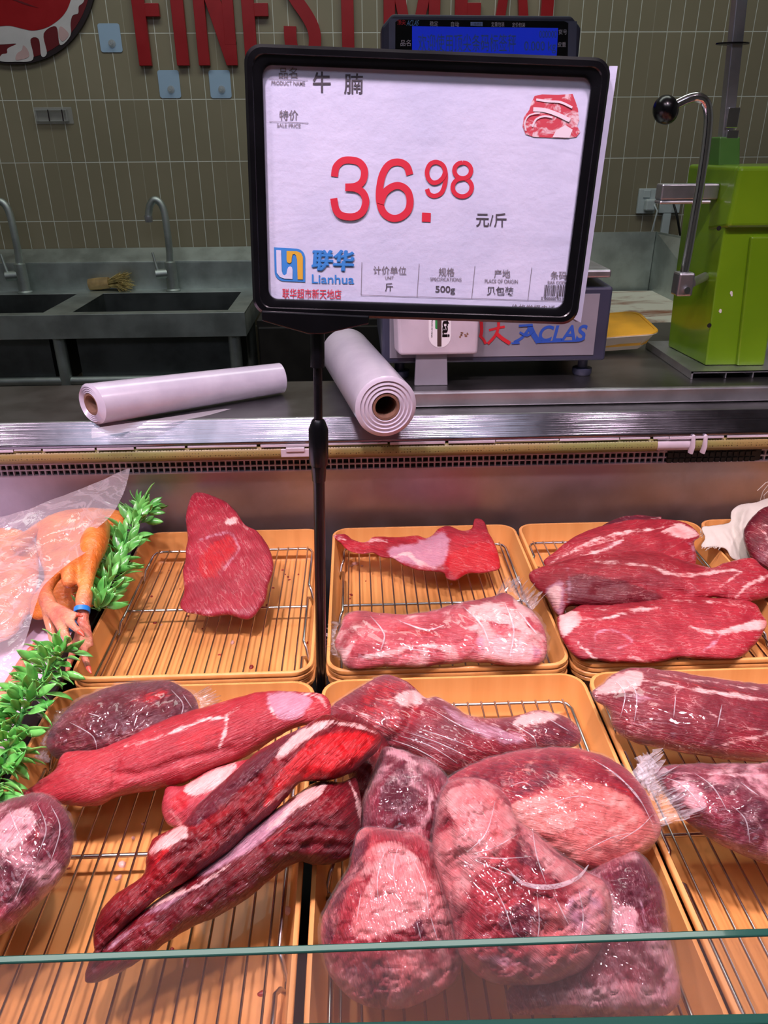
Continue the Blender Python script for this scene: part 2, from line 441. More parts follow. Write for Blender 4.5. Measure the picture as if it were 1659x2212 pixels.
# ------------------------------------------------------------------ back wall: letters, logo, hooks, sockets
ls = thing('shop_sign', 'red raised letters reading FINEST MEAT on the tiled wall', 'sign', (0.0, 2.998, 1.64))
ZB, H_, T_ = 1.640, 0.335, 0.041
def letter(ch, parts):
    m = MB()
    for i, p in enumerate(parts): m.prism([(x, 2.9985, ZB + z) for x, z in p], (0, -1, 0), 0.018 - .0004*i)
    obj('letter', m, M_red, ls, label='red letter ' + ch, bevel=0.001)
def bar(x0, z0, x1, z1): return [(x0, z0), (x1, z0), (x1, z1), (x0, z1)]
def lF(x, w_, E=False):
    p = [bar(x, 0, x+T_, H_), bar(x+T_-.001, H_-.040, x+w_, H_), bar(x+T_-.001, .140, x+w_*.88, .177)]
    if E: p += [bar(x+T_-.001, 0, x+w_, .040)]
    return p
letter('F', lF(-0.708, 0.098))
letter('I', [bar(-0.582, 0, -0.541, H_)])
letter('N', [bar(-0.509, 0, -0.472, H_), bar(-0.416, 0.06, -0.379, H_), [(-0.416, 0), (-0.379, 0), (-0.379, .07), (-0.472, H_), (-0.509, H_), (-0.500, H_-.05)]])
letter('E', lF(-0.352, 0.098, True))
sx = -0.217
S_ = catmull([(.1015,.235),(.1015,.27),(.094,.302),(.061,.3145),(.029,.300),(.0205,.265),(.024,.222),(.047,.183),(.076,.145),(.097,.107),(.1015,.07),(.092,.034),(.061,.0205),(.030,.034),(.0205,.07),(.0205,.112)], 5, False); rs_ = []
for i, (x, z) in enumerate(S_):
    d = S_[min(i+1, len(S_)-1)] - S_[max(i-1, 0)]; d = d/np.hypot(*d)*T_/2
    rs_.append([(sx + x - d[1], 2.9985, ZB + z + d[0]), (sx + x + d[1], 2.9985, ZB + z - d[0]), (sx + x + d[1], 2.9805, ZB + z - d[0]), (sx + x - d[1], 2.9805, ZB + z + d[0])])
obj('letter', MB().rings(rs_), M_red, ls, label='red letter S')
letter('T', [bar(-0.025, 0, 0.016, H_-.03), bar(-0.060, H_-.040, 0.051, H_)])
letter('M', [bar(0.115, 0, 0.153, H_), bar(0.265, 0, 0.303, H_), [(0.197, .0), (0.221, 0), (0.303, H_), (0.262, H_), (0.209, .09), (0.156, H_), (0.115, H_)]])
letter('E', lF(0.352, 0.098, True))
letter('A', [[(0.466, 0), (0.504, 0), (0.542, H_-.03), (0.550, H_-.03), (0.580, 0), (0.620, 0), (0.568, H_), (0.520, H_)], bar(0.515, .07, 0.575, .105)])
letter('T', [bar(0.640, 0, 0.681, H_-.03), bar(0.605, H_-.040, 0.716, H_)])

lg = thing('emblem_plaque', 'round black edged emblem of a red steak with white fat on the wall', 'emblem', (-1.15, 2.998, 1.64))
R_ = 0.318; LX, LZ = -1.118, 1.964
def disc(name, rx, rz, m, y0, h, cx=LX, cz=LZ):
    obj(name, MB().prism([(cx + rx*math.cos(a), y0, cz + rz*math.sin(a)) for a in np.linspace(0, 2*math.pi, 72, endpoint=False)], (0, -1, 0), h), m, lg, label=None)
M_emb_black = simple('emblem_black', srgb(34, 20, 24), 0.5, var=0.05)
M_emb_white = simple('emblem_white', srgb(206, 202, 204), 0.5, var=0.03)
M_emb_maroon = simple('emblem_maroon', srgb(104, 14, 24), 0.5, var=0.05)
M_emb_pink = simple('emblem_pink', srgb(200, 166, 166), 0.5, var=0.04)
disc('rim', R_, R_, M_emb_black, 2.9985, 0.012)
disc('maroon_band', R_*0.955, R_*0.955, M_emb_maroon, 2.9864, 0.001)
def px_poly(name, pts, m, y):
    P = [PY(a, b, y) for a, b in pts]
    obj(name, MB().prism([(p.x, y, p.z) for p in P], (0, -1, 0), 0.0008), m, lg)
k_ = 560/1659*1.0
def c3(L): return [(x*k_, y*k_) for x, y in L]
fat = catmull([(-200, -500), (200, -600), (470, -330), (560, -150), (540, 0), (505, 40), (500, 85), (465, 100), (452, 150), (450, 230), (385, 288), (360, 170), (280, 215), (300, 340), (265, 358), (248, 250), (195, 255), (212, 380), (100, 395), (0, 390), (10, 350), (45, 340), (50, 310), (105, 280), (0, 285), (-150, 280), (-300, 200), (-420, 0), (-380, -300)], 5)
px_poly('fat_rim', c3(fat), M_emb_white, 2.9853)
px_poly('meat_face', c3(catmull([(-200, -480), (180, -560), (420, -300), (470, -120), (430, 60), (330, 160), (220, 195), (130, 180), (60, 165), (-60, 168), (-220, 140), (-330, 0), (-320, -280)], 6)), M_red, 2.9844)
px_poly('pink_patch', c3(catmull([(385, 170), (420, 190), (440, 225), (400, 265), (375, 220)], 5)), M_emb_pink, 2.9844)  # pink areas of the emblem's artwork, here and below
px_poly('pink_patch', c3(catmull([(150, 290), (178, 320), (182, 365), (105, 385), (108, 345), (140, 320)], 5)), M_emb_pink, 2.9844)
px_poly('cut_mark', c3([(60, -10), (130, 5), (245, 50), (160, 30)]), M_emb_maroon, 2.9835)

def m_clear(name, col, a):
    t = NT(name); tr = t.n('ShaderNodeBsdfTransparent'); 
    t.P(Base_Color=col, Roughness=0.2)
    s1 = t.n('ShaderNodeMixShader', None, _0=a, _1=tr, _2=t.b)
    t.t.links.new(s1.outputs[0], t.out.inputs[0]); return t.m
M_film_blue = m_clear('blue_protective_film', srgb(176, 204, 232), 0.88)
M_clear = m_clear('clear_plastic', srgb(190, 190, 188), 0.35)
for (x0, y0, x1, y1), lb in (((211, 50, 264, 113), 'adhesive clear hook left of the red letter F'), ((341, 151, 390, 212), 'adhesive clear hook under the red letter I'), ((451, 151, 500, 212), 'adhesive clear hook under the red letter N')):
    A, B = PY(x0, y1, 2.995), PY(x1, y0, 2.995); cx, cz = (A.x+B.x)/2, (A.z+B.z)/2
    h = thing('adhesive_hook', lb, 'hook', (cx, 2.998, A.z), 'adhesive hooks on the tiles')
    hx, hz = 0.036, (B.z-A.z)/2
    obj('backing_plate', MB().prism([(p[0], 2.9985, p[1]) for p in [(q[0], q[1]) for q in rr(cx, cz, hx, hz, .008, 0)]], (0, -1, 0), 0.0012), M_film_blue, h)
    obj('hook_pin', MB().lathe((cx + .004, 2.9965, cz - .016), (0, -1, 0), [(0, .0001), (0, .012), (.002, .012), (.004, .005), (.010, .004), (.012, .007), (.015, .006), (.016, .0001)], 20), M_clear, h, smooth=50)
A, B = PY(77, 265, 2.99), PY(146, 231, 2.99)
h = thing('clear_holder', 'small clear plastic holder stuck on the tiles above the left tap', 'holder', (A.x, 2.998, A.z))
obj('backing', MB().box(A.x, B.x + .01, 2.9965, 2.9985, A.z - .004, B.z), M_clear, h, bevel=0.001)
m = MB()
for z in (A.z + .004, B.z - .010): m.box(A.x + .006, B.x - .004, 2.982, 2.9962, z, z + .004)
for x in (A.x + .006, B.x - .008): m.box(x, x + .004, 2.982, 2.9962, A.z + .008, B.z - .011)
obj('pocket', m, M_clear, h)
for k in (0.42, 0.82): obj('mark', MB().box(A.x + (B.x-A.x)*k, A.x + (B.x-A.x)*k + .004, 2.981, 2.9818, A.z + .004, B.z - .008), M_emb_black, h)
M_socket = simple('socket_white', srgb(196, 206, 208), 0.4, var=0.04)
M_cable = simple('black_cable', srgb(18, 18, 18), 0.5)
def plate(x0, y0, x1, y1, lb):
    A, B = PY(x0, y1, 2.985), PY(x1, y0, 2.985)
    h = thing('wall_socket', lb, 'socket', ((A.x+B.x)/2, 2.998, A.z), 'wall sockets')
    obj('face_plate', MB().box(A.x, B.x, 2.984, 2.9985, A.z, B.z), M_socket, h, bevel=0.003)
    return h, A, B
h, A, B = plate(1375, 407, 1421, 462, 'white wall socket with a plug in it behind the green machine')
cx, cz = (A.x+B.x)/2, (A.z+B.z)/2
obj('rocker', MB().box(cx - .018, cx + .008, 2.980, 2.9838, cz + .012, cz + .038), M_socket, h, bevel=0.002)
pl = thing('plug', 'white plug with a thin white lead in the left wall socket', 'plug', (cx + .01, 2.96, cz - .02))
obj('plug_body', MB().box(cx - .012, cx + .026, 2.955, 2.9836, cz - .032, cz + .008), M_socket, pl, bevel=0.006)
obj('lead', MB().tube([(cx + .018, 2.957, cz - .01), (cx + .026, 2.94, cz - .03), (cx + .024, 2.955, cz - .09), (cx + .016, 2.965, cz - .20)], 0.003, 8), M_socket, pl, smooth=60)
h, A, B = plate(1423, 424, 1473, 461, 'white wall socket above the white conduit')
obj('conduit', MB().box(A.x + .018, A.x + .048, 2.984, 2.9985, 0.95, A.z - .0005), M_socket, h, bevel=0.002)
pts = [PY(1455, 440, 2.97), PY(1463, 470, 2.95), PY(1470, 510, 2.955), PY(1480, 545, 2.93), PY(1486, 580, 2.9)]
props(obj('power_cable', MB().tube(catmull(pts, 5, False), 0.0042, 8), M_cable, smooth=60), 'thin black cable hanging from the right wall socket', 'cable')
# ------------------------------------------------------------------ sink, taps, brush
sk = thing('double_sink', 'steel double sink with a splashback against the tiled wall', 'sink', (-0.8, 2.7, 0.0))
SZ = 0.92
YF, YB = 2.46, 2.93
X1, X0 = -0.352, -1.75
bs = [(-1.52, -1.000), (-0.908, -0.412)]                       # the two bowls, left to right
m = MB()
y0b, y1b = YF + 0.045, 2.845
m.box(X0, X1, YF, y0b, SZ-.004, SZ); m.box(X0, X1, y1b, YB, SZ-.004, SZ)
xs = [X0] + [v for b in bs for v in b] + [X1]
for i in range(0, len(xs), 2): m.box(xs[i], xs[i+1], y0b, y1b, SZ-.004, SZ)
obj('sink_top', m, M_sink, sk, bevel=0.001)
obj('apron', MB().box(X0, X1, YF-.002, YF, SZ-.075, SZ+.001).box(X1-.002, X1, YF, YB, SZ-.075, SZ+.001), M_sink, sk, bevel=0.001)
obj('splashback', MB().box(X0, X1 + .012, 2.922, 2.932, SZ-.01, 1.015).hexa([(X0, 2.922, 1.015), (X1+.012, 2.922, 1.015), (X1+.012, 2.997, 1.055), (X0, 2.997, 1.055), (X0, 2.922, 1.018), (X1+.012, 2.922, 1.018), (X1+.012, 2.997, 1.058), (X0, 2.997, 1.058)]), M_sink, sk, bevel=0.001)
for a, b in bs:
    m = MB(); z0 = SZ - .26
    m.box(a-.002, a, y0b-.002, y1b+.002, z0, SZ-.002); m.box(b, b+.002, y0b-.002, y1b+.002, z0, SZ-.002)
    m.box(a, b, y0b-.002, y0b, z0, SZ-.002); m.box(a, b, y1b, y1b+.002, z0, SZ-.002); m.box(a, b, y0b, y1b, z0, z0+.002)
    bo = obj('bowl', m, M_darksteel, sk)
    obj('drain', MB().lathe(((a+b)/2+.1, 2.72, z0+.0022), (0, 0, 1), [(0, .0001), (0, .045), (.003, .042), (.003, .0001)], 24), M_black, bo, smooth=40)
for x in (X1-.045, -0.96, X0+.03):
    for y in (YF+.03, YB-.05): obj('leg', MB().tube([(x, y, 0), (x, y, SZ-.0045)], .02, 14), M_sink, sk, smooth=60)
obj('lower_rail', MB().tube([(X0, YF+.03, .70), (X1-.045, YF+.03, .70)], .014, 12), M_sink, sk, smooth=60)
def tap(dx, lb):
    pts = [(375, 640), (371, 600), (366, 540), (360, 490), (354, 455), (345, 437), (333, 432), (324, 444), (321, 462), (321, 472)]
    Yt = 2.875
    P = [PY(x, y, Yt) for x, y in pts]; b = Vector((P[1].x, Yt, SZ + .0005))
    off = Vector((dx, 0, 0))
    t = thing('kitchen_tap', lb, 'tap', b + off, 'steel taps')
    base = [(0, .026), (.004, .026), (.008, .021), (.10, .020), (.104, .014)]
    obj('base', MB().lathe(b + off, (0, 0, 1), [(0, .0001)] + base + [(.104, .0001)], 24), M_sink, t, smooth=45)
    sp = [b + Vector((0, 0, .10))] + P[2:]
    obj('spout', MB().tube([Vector(q) + off for q in catmull(sp, 5, False)], .0125, 14), M_sink, t, smooth=60)
    e = P[-1] + off
    obj('aerator', MB().lathe(e + Vector((0, 0, -.012)), (0, 0, 1), [(0, .0001), (0, .0125), (.016, .0145), (.022, .0135)], 18), M_steel, t, smooth=45)
    h = obj('handle', MB().tube([b + off + Vector((-.012, -.004, .062)), b + off + Vector((-.052, -.01, .060))], .017, 16), M_sink, t, smooth=45)
    obj('lever', MB().tube([b + off + Vector((-.044, -.01, .07)), b + off + Vector((-.050, -.008, .10)), b + off + Vector((-.056, -.004, .135))], [.006, .005, .0045], 10), M_sink, h, smooth=60)
tap(0, 'right steel gooseneck tap, standing behind the right bowl of the sink')
tap(PY(48, 600, 2.875).x - PY(371, 600, 2.875).x, 'left steel gooseneck tap, cut by the left edge of the picture')
M_straw = simple('straw_bristle', srgb(206, 184, 120), 0.8, var=0.25, vs=60)
M_wood = simple('brush_wood', srgb(176, 146, 98), 0.6, var=0.2, vs=30)
A = PZ(200, 628, SZ); 
br = thing('scrubbing_brush', 'straw bristle brush with wooden handle lying on the sink rim', 'brush', (A.x, A.y, SZ + .0005))
bx, by, bz = A.x, A.y + .0, SZ + .022
obj('handle', MB().tube([(bx - .008, by, bz), (bx + .03, by, bz + .003), (bx + .065, by, bz + .006)], [.020, .0215, .020], 16), M_wood, br, smooth=50)
random.seed(5); m = MB()
for i in range(170):
    a = random.uniform(-.5, .5); b = random.uniform(-.4, .35); l_ = random.uniform(.05, .095)
    s0 = Vector((bx + .062, by + a*.025, bz + .004 + b*.03))
    m.tube([s0, s0 + Vector((l_*.6, a*.04, b*.03 + .010)), s0 + Vector((l_, a*.09, b*.06 + random.uniform(-.006, .022)))], [.0016, .0012, .0007], 4)
obj('bristles', m, M_straw, br)

dc = thing('low_cabinet', 'dark low cabinet in the gap between the sink and the label scale', 'cabinet', (0.0, 2.7, 0.0))
M_cab = simple('dark_cabinet', srgb(40, 36, 34), .5, var=.15)
obj('carcass', MB().box(-.325, .09, 2.53, 2.98, 0, .88), M_cab, dc, bevel=.002)
for i_ in range(2):
    x_ = -.320 + i_*.204
    d_ = obj('door', MB().box(x_, x_ + .200, 2.512, 2.5295, .08, .86), M_cab, dc, bevel=.003)
    obj('handle', MB().box(x_ + .175, x_ + .185, 2.500, 2.5118, .62, .74), M_darksteel, d_, bevel=.002)
# ------------------------------------------------------------------ work table and cutting board at the back right
TZ = 0.90
wt = thing('steel_work_table', 'steel work table with raised splash sides behind the label scale', 'table', (1.2, 2.4, 0.0))
A = PY(1415, 500, 2.62); B = PY(1402, 624, 2.62)
zb = B.z - .03
obj('table_top', MB().box(0.10, 2.2, 1.75, 2.62, zb - .04, zb), M_top, wt, bevel=.002)
obj('splash_back', MB().box(0.40, A.x, 2.612, 2.62, zb + .0005, A.z), M_sink, wt)
C_ = PZ(1478, 556, A.z - .02)
obj('splash_side', MB().hexa([(A.x, 1.90, zb+.0005), (A.x + .004, 1.90, zb+.0005), (A.x + .004, 2.62, zb+.0005), (A.x, 2.62, zb+.0005), (A.x + .14, 1.90, A.z), (A.x + .144, 1.90, A.z), (A.x + .004, 2.62, A.z), (A.x, 2.62, A.z)]), M_sink, wt)
for x in (0.14, 2.1):
    for y in (1.80, 2.56): obj('leg', MB().box(x, x+.04, y, y+.04, 0, zb - .041), M_darksteel, wt)
def m_board():
    t = NT('stained_board'); c = t.coord(scale=(1, 2.5, 1)); nz = t.noise(c, 4.0, 6, .65, .6)
    t.P(Base_Color=t.mix(t.sstep(nz, .46, .64), srgb(226, 222, 206), srgb(150, 92, 64)), Roughness=.5); return t.m
props(obj('cutting_board', MB().box(0.55, 1.02, 2.02, 2.59, zb + .0006, zb + .03), m_board(), bevel=.004), 'large white cutting board with brown stains behind the yellow tray', 'cutting board')

# ------------------------------------------------------------------ text helper
def text_geo(body, weight=0.0):
    c = bpy.data.curves.new('t', 'FONT'); c.body = body; c.offset = weight
    o = bpy.data.objects.new('t', c); COL.objects.link(o)
    bpy.context.view_layer.update()
    me = bpy.data.meshes.new_from_object(o.evaluated_get(bpy.context.evaluated_depsgraph_get()))
    V = np.array([v.co[:2] for v in me.vertices]); Fs = [tuple(p.vertices) for p in me.polygons]
    bpy.data.objects.remove(o); bpy.data.curves.remove(c); bpy.data.meshes.remove(me)
    lo, hi = V.min(0), V.max(0)
    return (V - lo)/(hi - lo), Fs
class Plane3:
    """a flat face in space: origin, right, up; normal towards the viewer"""
    def __init__(s, o, r, u):
        s.o = Vector(o); s.r = Vector(r).normalized(); s.u = Vector(u); s.u = (s.u - s.r*s.u.dot(s.r)).normalized(); s.n = s.r.cross(s.u)
    def hit(s, x, y):
        d = Vector(ray(x, y)); c = Vector(CAM); t = (s.o - c).dot(s.n)/d.dot(s.n); p = c + d*t - s.o
        return p.dot(s.r), p.dot(s.u)
    def at(s, a, b, lift=0.0): return s.o + s.r*a + s.u*b + s.n*lift
    def text(s, mb, body, x0, y0, x1, y1, slope=0.0, lift=.0004, weight=0.0, m=0, shear=0.0):
        V, Fs = text_geo(body, weight)
        cx, cy = (x0+x1)/2, (y0+y1)/2
        a0 = s.hit(x0, cy - slope*(x1-x0)/2); a1 = s.hit(x1, cy + slope*(x1-x0)/2)
        hpx = max(4, (y1-y0) - abs(slope)*(x1-x0)); b0 = s.hit(cx, cy + hpx/2); b1 = s.hit(cx, cy - hpx/2)
        wv = Vector((a1[0]-a0[0], a1[1]-a0[1])); hv = Vector((b1[0]-b0[0], b1[1]-b0[1])); c = Vector(s.hit(cx, cy))
        mb.add([s.at(*(c + wv*(v[0]-.5) + hv*(v[1]-.5) + wv.normalized()*shear*hv.length*(v[1]-.5)), lift) for v in V], Fs, m)
    def poly(s, mb, pts, lift=.0004, m=0):
        mb.add([s.at(*s.hit(*p), lift) for p in pts], [tuple(range(len(pts)-1, -1, -1))], m)
    def line(s, mb, x0, y0, x1, y1, wpx, lift=.0004, m=0):
        d = Vector((x1-x0, y1-y0)).normalized(); n = Vector((-d.y, d.x))*wpx/2
        s.poly(mb, [(x0+n.x, y0+n.y), (x1+n.x, y1+n.y), (x1-n.x, y1-n.y), (x0-n.x, y0-n.y)], lift, m)
def stroke2(mb, pts, w, lift, n=5, pl=None):
    pl = pl or PL_SIGN
    P = [Vector((p[0], p[1])) for p in catmull(pts, n, False)]; k = len(P); Ls = []; Rs = []
    for i, p in enumerate(P):
        d = (P[min(i+1, k-1)] - P[max(i-1, 0)]).normalized(); nn = Vector((-d.y, d.x))*w/2
        Ls.append(p + nn); Rs.append(p - nn)
    mb.add([pl.at(*pl.hit(*q), lift + .0003*(i % k)/k) for i, q in enumerate(Ls + Rs)], [(i, k+i, k+i+1, i+1) for i in range(k-1)])
def flat(name, c, rough=.6): return simple(name, c, rough, var=.02)
K_grey, K_dark, K_redtxt, K_blue, K_yel, K_paper = flat('ink_grey', srgb(120, 114, 122)), flat('ink_dark', srgb(78, 74, 82)), flat('ink_red', srgb(206, 40, 62)), flat('ink_blue', srgb(56, 132, 206)), flat('ink_yellow', srgb(214, 168, 52)), None

# ------------------------------------------------------------------ label scale on the bench
ZBN = 1.0508
YS = 1.205
A, B, T_r, T_l = PY(825, 790, YS), PY(1313, 781, YS), PY(1318, 622, YS), PY(822, 640, YS)
sx0, sx1, sz0, sz1 = 0.041, 0.4035, 1.0795, 1.196
sc = thing('label_scale', 'navy label printing scale with blue lit display and steel weighing plate', 'scale', ((sx0+sx1)/2, YS + .14, ZBN))
sb = obj('body', MB().hexa([(sx0, YS, sz0), (sx1, YS, sz0), (sx1, YS+.30, sz0), (sx0, YS+.30, sz0), (sx0, YS, sz1), (sx1, YS, sz1), (sx1-.004, YS+.30, sz1+.01), (sx0+.004, YS+.30, sz1+.01)]), M_navy, sc, bevel=.004)
pf = Plane3((sx0, YS, sz0), (1, 0, 0), (0, 0, 1))
a, b = pf.hit(880, 778), pf.hit(1296, 634)
fp = obj('front_panel', MB().box(sx0 + .012, sx0 + b[0], YS - .0012, YS - .0002, sz0 + pf.hit(1294, 766)[1], sz0 + b[1]), M_grey, sb)
M_ablue, M_ared = flat('logo_blue', srgb(40, 84, 178)), flat('logo_red', srgb(206, 32, 46))
m = MB()
pf.text(m, 'CLAS', 1164, 701, 1266, 738, slope=-.02, lift=.0016, weight=.025, shear=.28)
for pts, w_, lf_ in (([(1110, 739), (1128, 728), (1147, 703)], 6, .0016), ([(1143, 702), (1151, 720), (1163, 739)], 12, .0020), ([(1122, 717), (1138, 724), (1152, 713)], 5, .0024), ([(1120, 703), (1150, 701)], 5, .0028), ([(1104, 741), (1122, 740)], 4, .0024), ([(1158, 738.5), (1210, 736.5), (1250, 735), (1262, 729)], 3.6, .0028)):
    stroke2(m, pts, w_, lf_, 5, pf)
obj('blue_lettering', m, M_ablue, fp)
m = MB()
for pts, w_, lf_ in (([(1039, 690), (1040, 715), (1037, 728)], 7, .0016), ([(1036, 724), (1044, 733), (1049, 742)], 6, .0020), ([(1056, 713), (1075, 708), (1090, 705)], 5, .0016), ([(1076, 690), (1076, 708), (1068, 726), (1053, 742)], 6, .0020), ([(1070, 718), (1084, 730), (1101, 741)], 8, .0024), ([(1000, 700), (1004, 722), (996, 740)], 6, .0016), ([(1008, 705), (1026, 703)], 5, .0016)):
    stroke2(m, pts, w_, lf_, 5, pf)
obj('red_lettering', m, M_ared, fp)
for x, y in ((sx0+.03, YS+.03), (sx1-.028, YS+.026), (sx0+.03, YS+.26), (sx1-.03, YS+.26)):
    f_ = MB().lathe((x, y, ZBN), (0, 0, 1), [(0, .0001), (0, .014), (.003, .016), (.011, .016), (.0125, .008), (.0285, .008), (.0285, .0001)], 20)
    obj('foot', f_, M_navy, sc, smooth=35)
p0 = PY(1308, 592, YS + .02)
obj('weighing_plate', MB().box(sx0 + .02, p0.x, YS - .01, YS + .24, 1.2115, 1.2235), M_steel, sc, bevel=.003)
for x in (sx0 + .08, sx1 - .05):
    obj('plate_support', MB().lathe((x, YS + .12, sz1 + .0015), (0, 0, 1), [(0, .0001), (0, .022), (.006, .016), (.0145, .016), (.0145, .0001)], 18), M_black, sc, smooth=40)
YH = YS + .285
H0, H1, H2, H3 = PY(826, 40, YH), PY(1257, 40, YH), PY(824, 200, YH), PY(1251, 200, YH)
hz1 = PY(1040, 33, YH).z; hz0 = hz1 - .125; hx0, hx1 = PY(824, 80, YH).x, PY(1254, 80, YH).x
ch = .018
hp = [(hx0, hz0), (hx1, hz0), (hx1, hz1 - ch), (hx1 - ch, hz1 - .001), (hx0 + ch, hz1 + .002), (hx0, hz1 - ch + .002)]
hd = obj('display_head', MB().prism([(x, YH, z) for x, z in hp], (0, 1, 0), .055), M_navy, sc, bevel=.004)
obj('display_column', MB().box(sx0 + .15, sx0 + .20, YH + .016, YH + .05, sz1 - .02, hz0 + .01), M_navy, sc, bevel=.003)
ph = Plane3((hx0, YH, hz0), (1, 0, 0), (0, 0, 1))
def screen(name, pts, mat_, lift, par):
    m = MB(); P = [ph.at(*ph.hit(*p), lift) for p in pts]
    m.prism(P, (0, 1, 0), .0006)
    return obj(name, m, mat_, par)
M_bez = simple('display_bezel', srgb(84, 92, 112), .4, var=.05)
M_glassblk = simple('display_glass', srgb(12, 14, 18), .15, var=.05)
def m_lcd():
    t = NT('blue_lit_screen'); t.P(Base_Color=srgb(10, 20, 120), Roughness=.25, Emission_Color=srgb(28, 52, 214), Emission_Strength=.42); return t.m
z_lo = 232
screen('bezel', [(840, z_lo), (1240, z_lo), (1246, 46), (840, 40)], M_bez, .0008, hd)
gl = screen('display_glass', [(853, z_lo - 4), (1224, z_lo - 4), (1227, 50), (1218, 46), (862, 42), (854, 48)], M_glassblk, .0016, hd)
sn = screen('blue_screen', [(890, 190), (1198, 190), (1205, 61), (890, 57)], m_lcd(), .0024, hd)
m = MB()
for body, x0, y0, x1, y1 in (('稳定', 928, 46, 946, 57), ('自动', 974, 47, 991, 58), ('定重包装', 1061, 48, 1089, 58), ('定价包装', 1106, 49, 1134, 59), ('货号', 1206, 64, 1224, 75), ('皮重', 1204, 91, 1222, 102), ('品名', 865, 86, 887, 100)):
    ph.text(m, body, x0, y0, x1, y1, lift=.0021)
obj('grey_labels', m, flat('label_grey', srgb(176, 178, 186)), gl)
m = MB(); ph.poly(m, [(1016, 48), (1042, 48), (1042, 57), (1016, 56)], .0020); obj('lit_tag', m, flat('tag_blue', srgb(120, 150, 200)), gl)
m = MB(); ph.text(m, '价格锁定', 1018, 49, 1040, 56, lift=.0024); obj('tag_lettering', m, M_navy, gl)
m = MB(); ph.text(m, '顶尖', 858, 43, 876, 54, lift=.0021); obj('red_lettering', m, M_ared, gl)
m = MB(); ph.text(m, 'ACLAS', 879, 44, 904, 56, lift=.0021, shear=.25); obj('blue_lettering', m, flat('pale_blue', srgb(96, 150, 196)), gl)
m = MB(); ph.text(m, '欢迎使用顶尖条码标签秤', 903, 74, 1114, 112, lift=.0030); ph.text(m, '000000', 1164, 67, 1202, 82, lift=.0030); ph.text(m, '0.000 kg', 1132, 90, 1200, 116, lift=.0030)
obj('screen_lettering', m, flat('lcd_text', srgb(60, 100, 150)), sn)

# white box on a stem in front of the scale
YD = 1.172
d0, d1 = PY(852, 700, YD), PY(1032, 766, YD); zt = PY(940, 610, YD).z; zb_ = PY(940, 768, YD).z
dh = thing('white_dispenser', 'white plastic box on a flat stem standing before the scale', 'dispenser', ((d0.x+d1.x)/2, YD + .012, ZBN))
ch = .006
bx_ = obj('box', MB().hexa([(d0.x + .008, YD, zb_), (d1.x, YD, zb_), (d1.x, YD + .024, zb_ + .004), (d0.x, YD + .024, zb_ + .004), (d0.x + .002, YD, zt), (d1.x, YD, zt), (d1.x, YD + .024, zt), (d0.x - .004, YD + .024, zt)]), M_white, dh, bevel=.005, seg=3)
s0, s1 = PY(895, 824, YD + .012), PY(966, 824, YD + .012)
obj('stem', MB().hexa([(s0.x, YD + .006, ZBN), (s1.x, YD + .006, ZBN), (s1.x, YD + .018, ZBN), (s0.x, YD + .018, ZBN), (s0.x + .002, YD + .008, zb_ + .003), (s1.x - .002, YD + .008, zb_ + .003), (s1.x - .002, YD + .016, zb_ + .003), (s0.x + .002, YD + .016, zb_ + .003)]), M_grey, dh, bevel=.001)
pd = Plane3((d0.x, YD, zb_), (1, 0, 0), (0, 0, 1))
def cap(x0, x1, ytop, ybot, n=10):
    r = (x1-x0)/2
    return [(x0, ytop)] + [((x0+x1)/2 - r*math.cos(q), ybot - r + r*math.sin(q)) for q in np.linspace(0, math.pi, n)] + [(x1, ytop)]
m = MB(); pd.poly(m, cap(926, 974, 640, 751), .0004); lb_ = obj('oval_label', m, flat('label_white', srgb(240, 236, 240)), bx_)
m = MB(); pd.poly(m, [(944.5, 640), (953.5, 640), (953.5, 748), (944.5, 748)], .0008); obj('slot', m, flat('slot_brown', srgb(74, 54, 50)), lb_)
def vtext(mb, body, x0, y0, x1, y1, weight=0.0, lift=.0009):       # reads from top to bottom
    V, Fs = text_geo(body, weight); a = pd.hit(x0, y1); b = pd.hit(x1, y0)
    mb.add([pd.at(a[0] + (b[0]-a[0])*v[1], b[1] + (a[1]-b[1])*v[0], lift) for v in V], Fs)
m = MB(); vtext(m, 'tai', 955, 690, 972, 728, .03); vtext(m, 'PEACE OF MIND', 931, 690, 935, 729); obj('black_lettering', m, M_black, lb_)
m = MB(); pd.poly(m, cap(940, 946, 680, 711), .0006); obj('green_mark', m, flat('mark_green', srgb(46, 150, 74)), lb_)
m = MB()
random.seed(2)
for i in range(9):
    x, y = random.gauss(1000, 4), random.gauss(722, 4); q = random.uniform(1.2, 3.6)
    pd.poly(m, [(x + q*math.cos(a_), y + q*.8*math.sin(a_)) for a_ in np.linspace(0, 6.283, 7, endpoint=False)], .0003)
obj('brown_smudge', m, flat('smudge', srgb(140, 104, 84)), bx_)

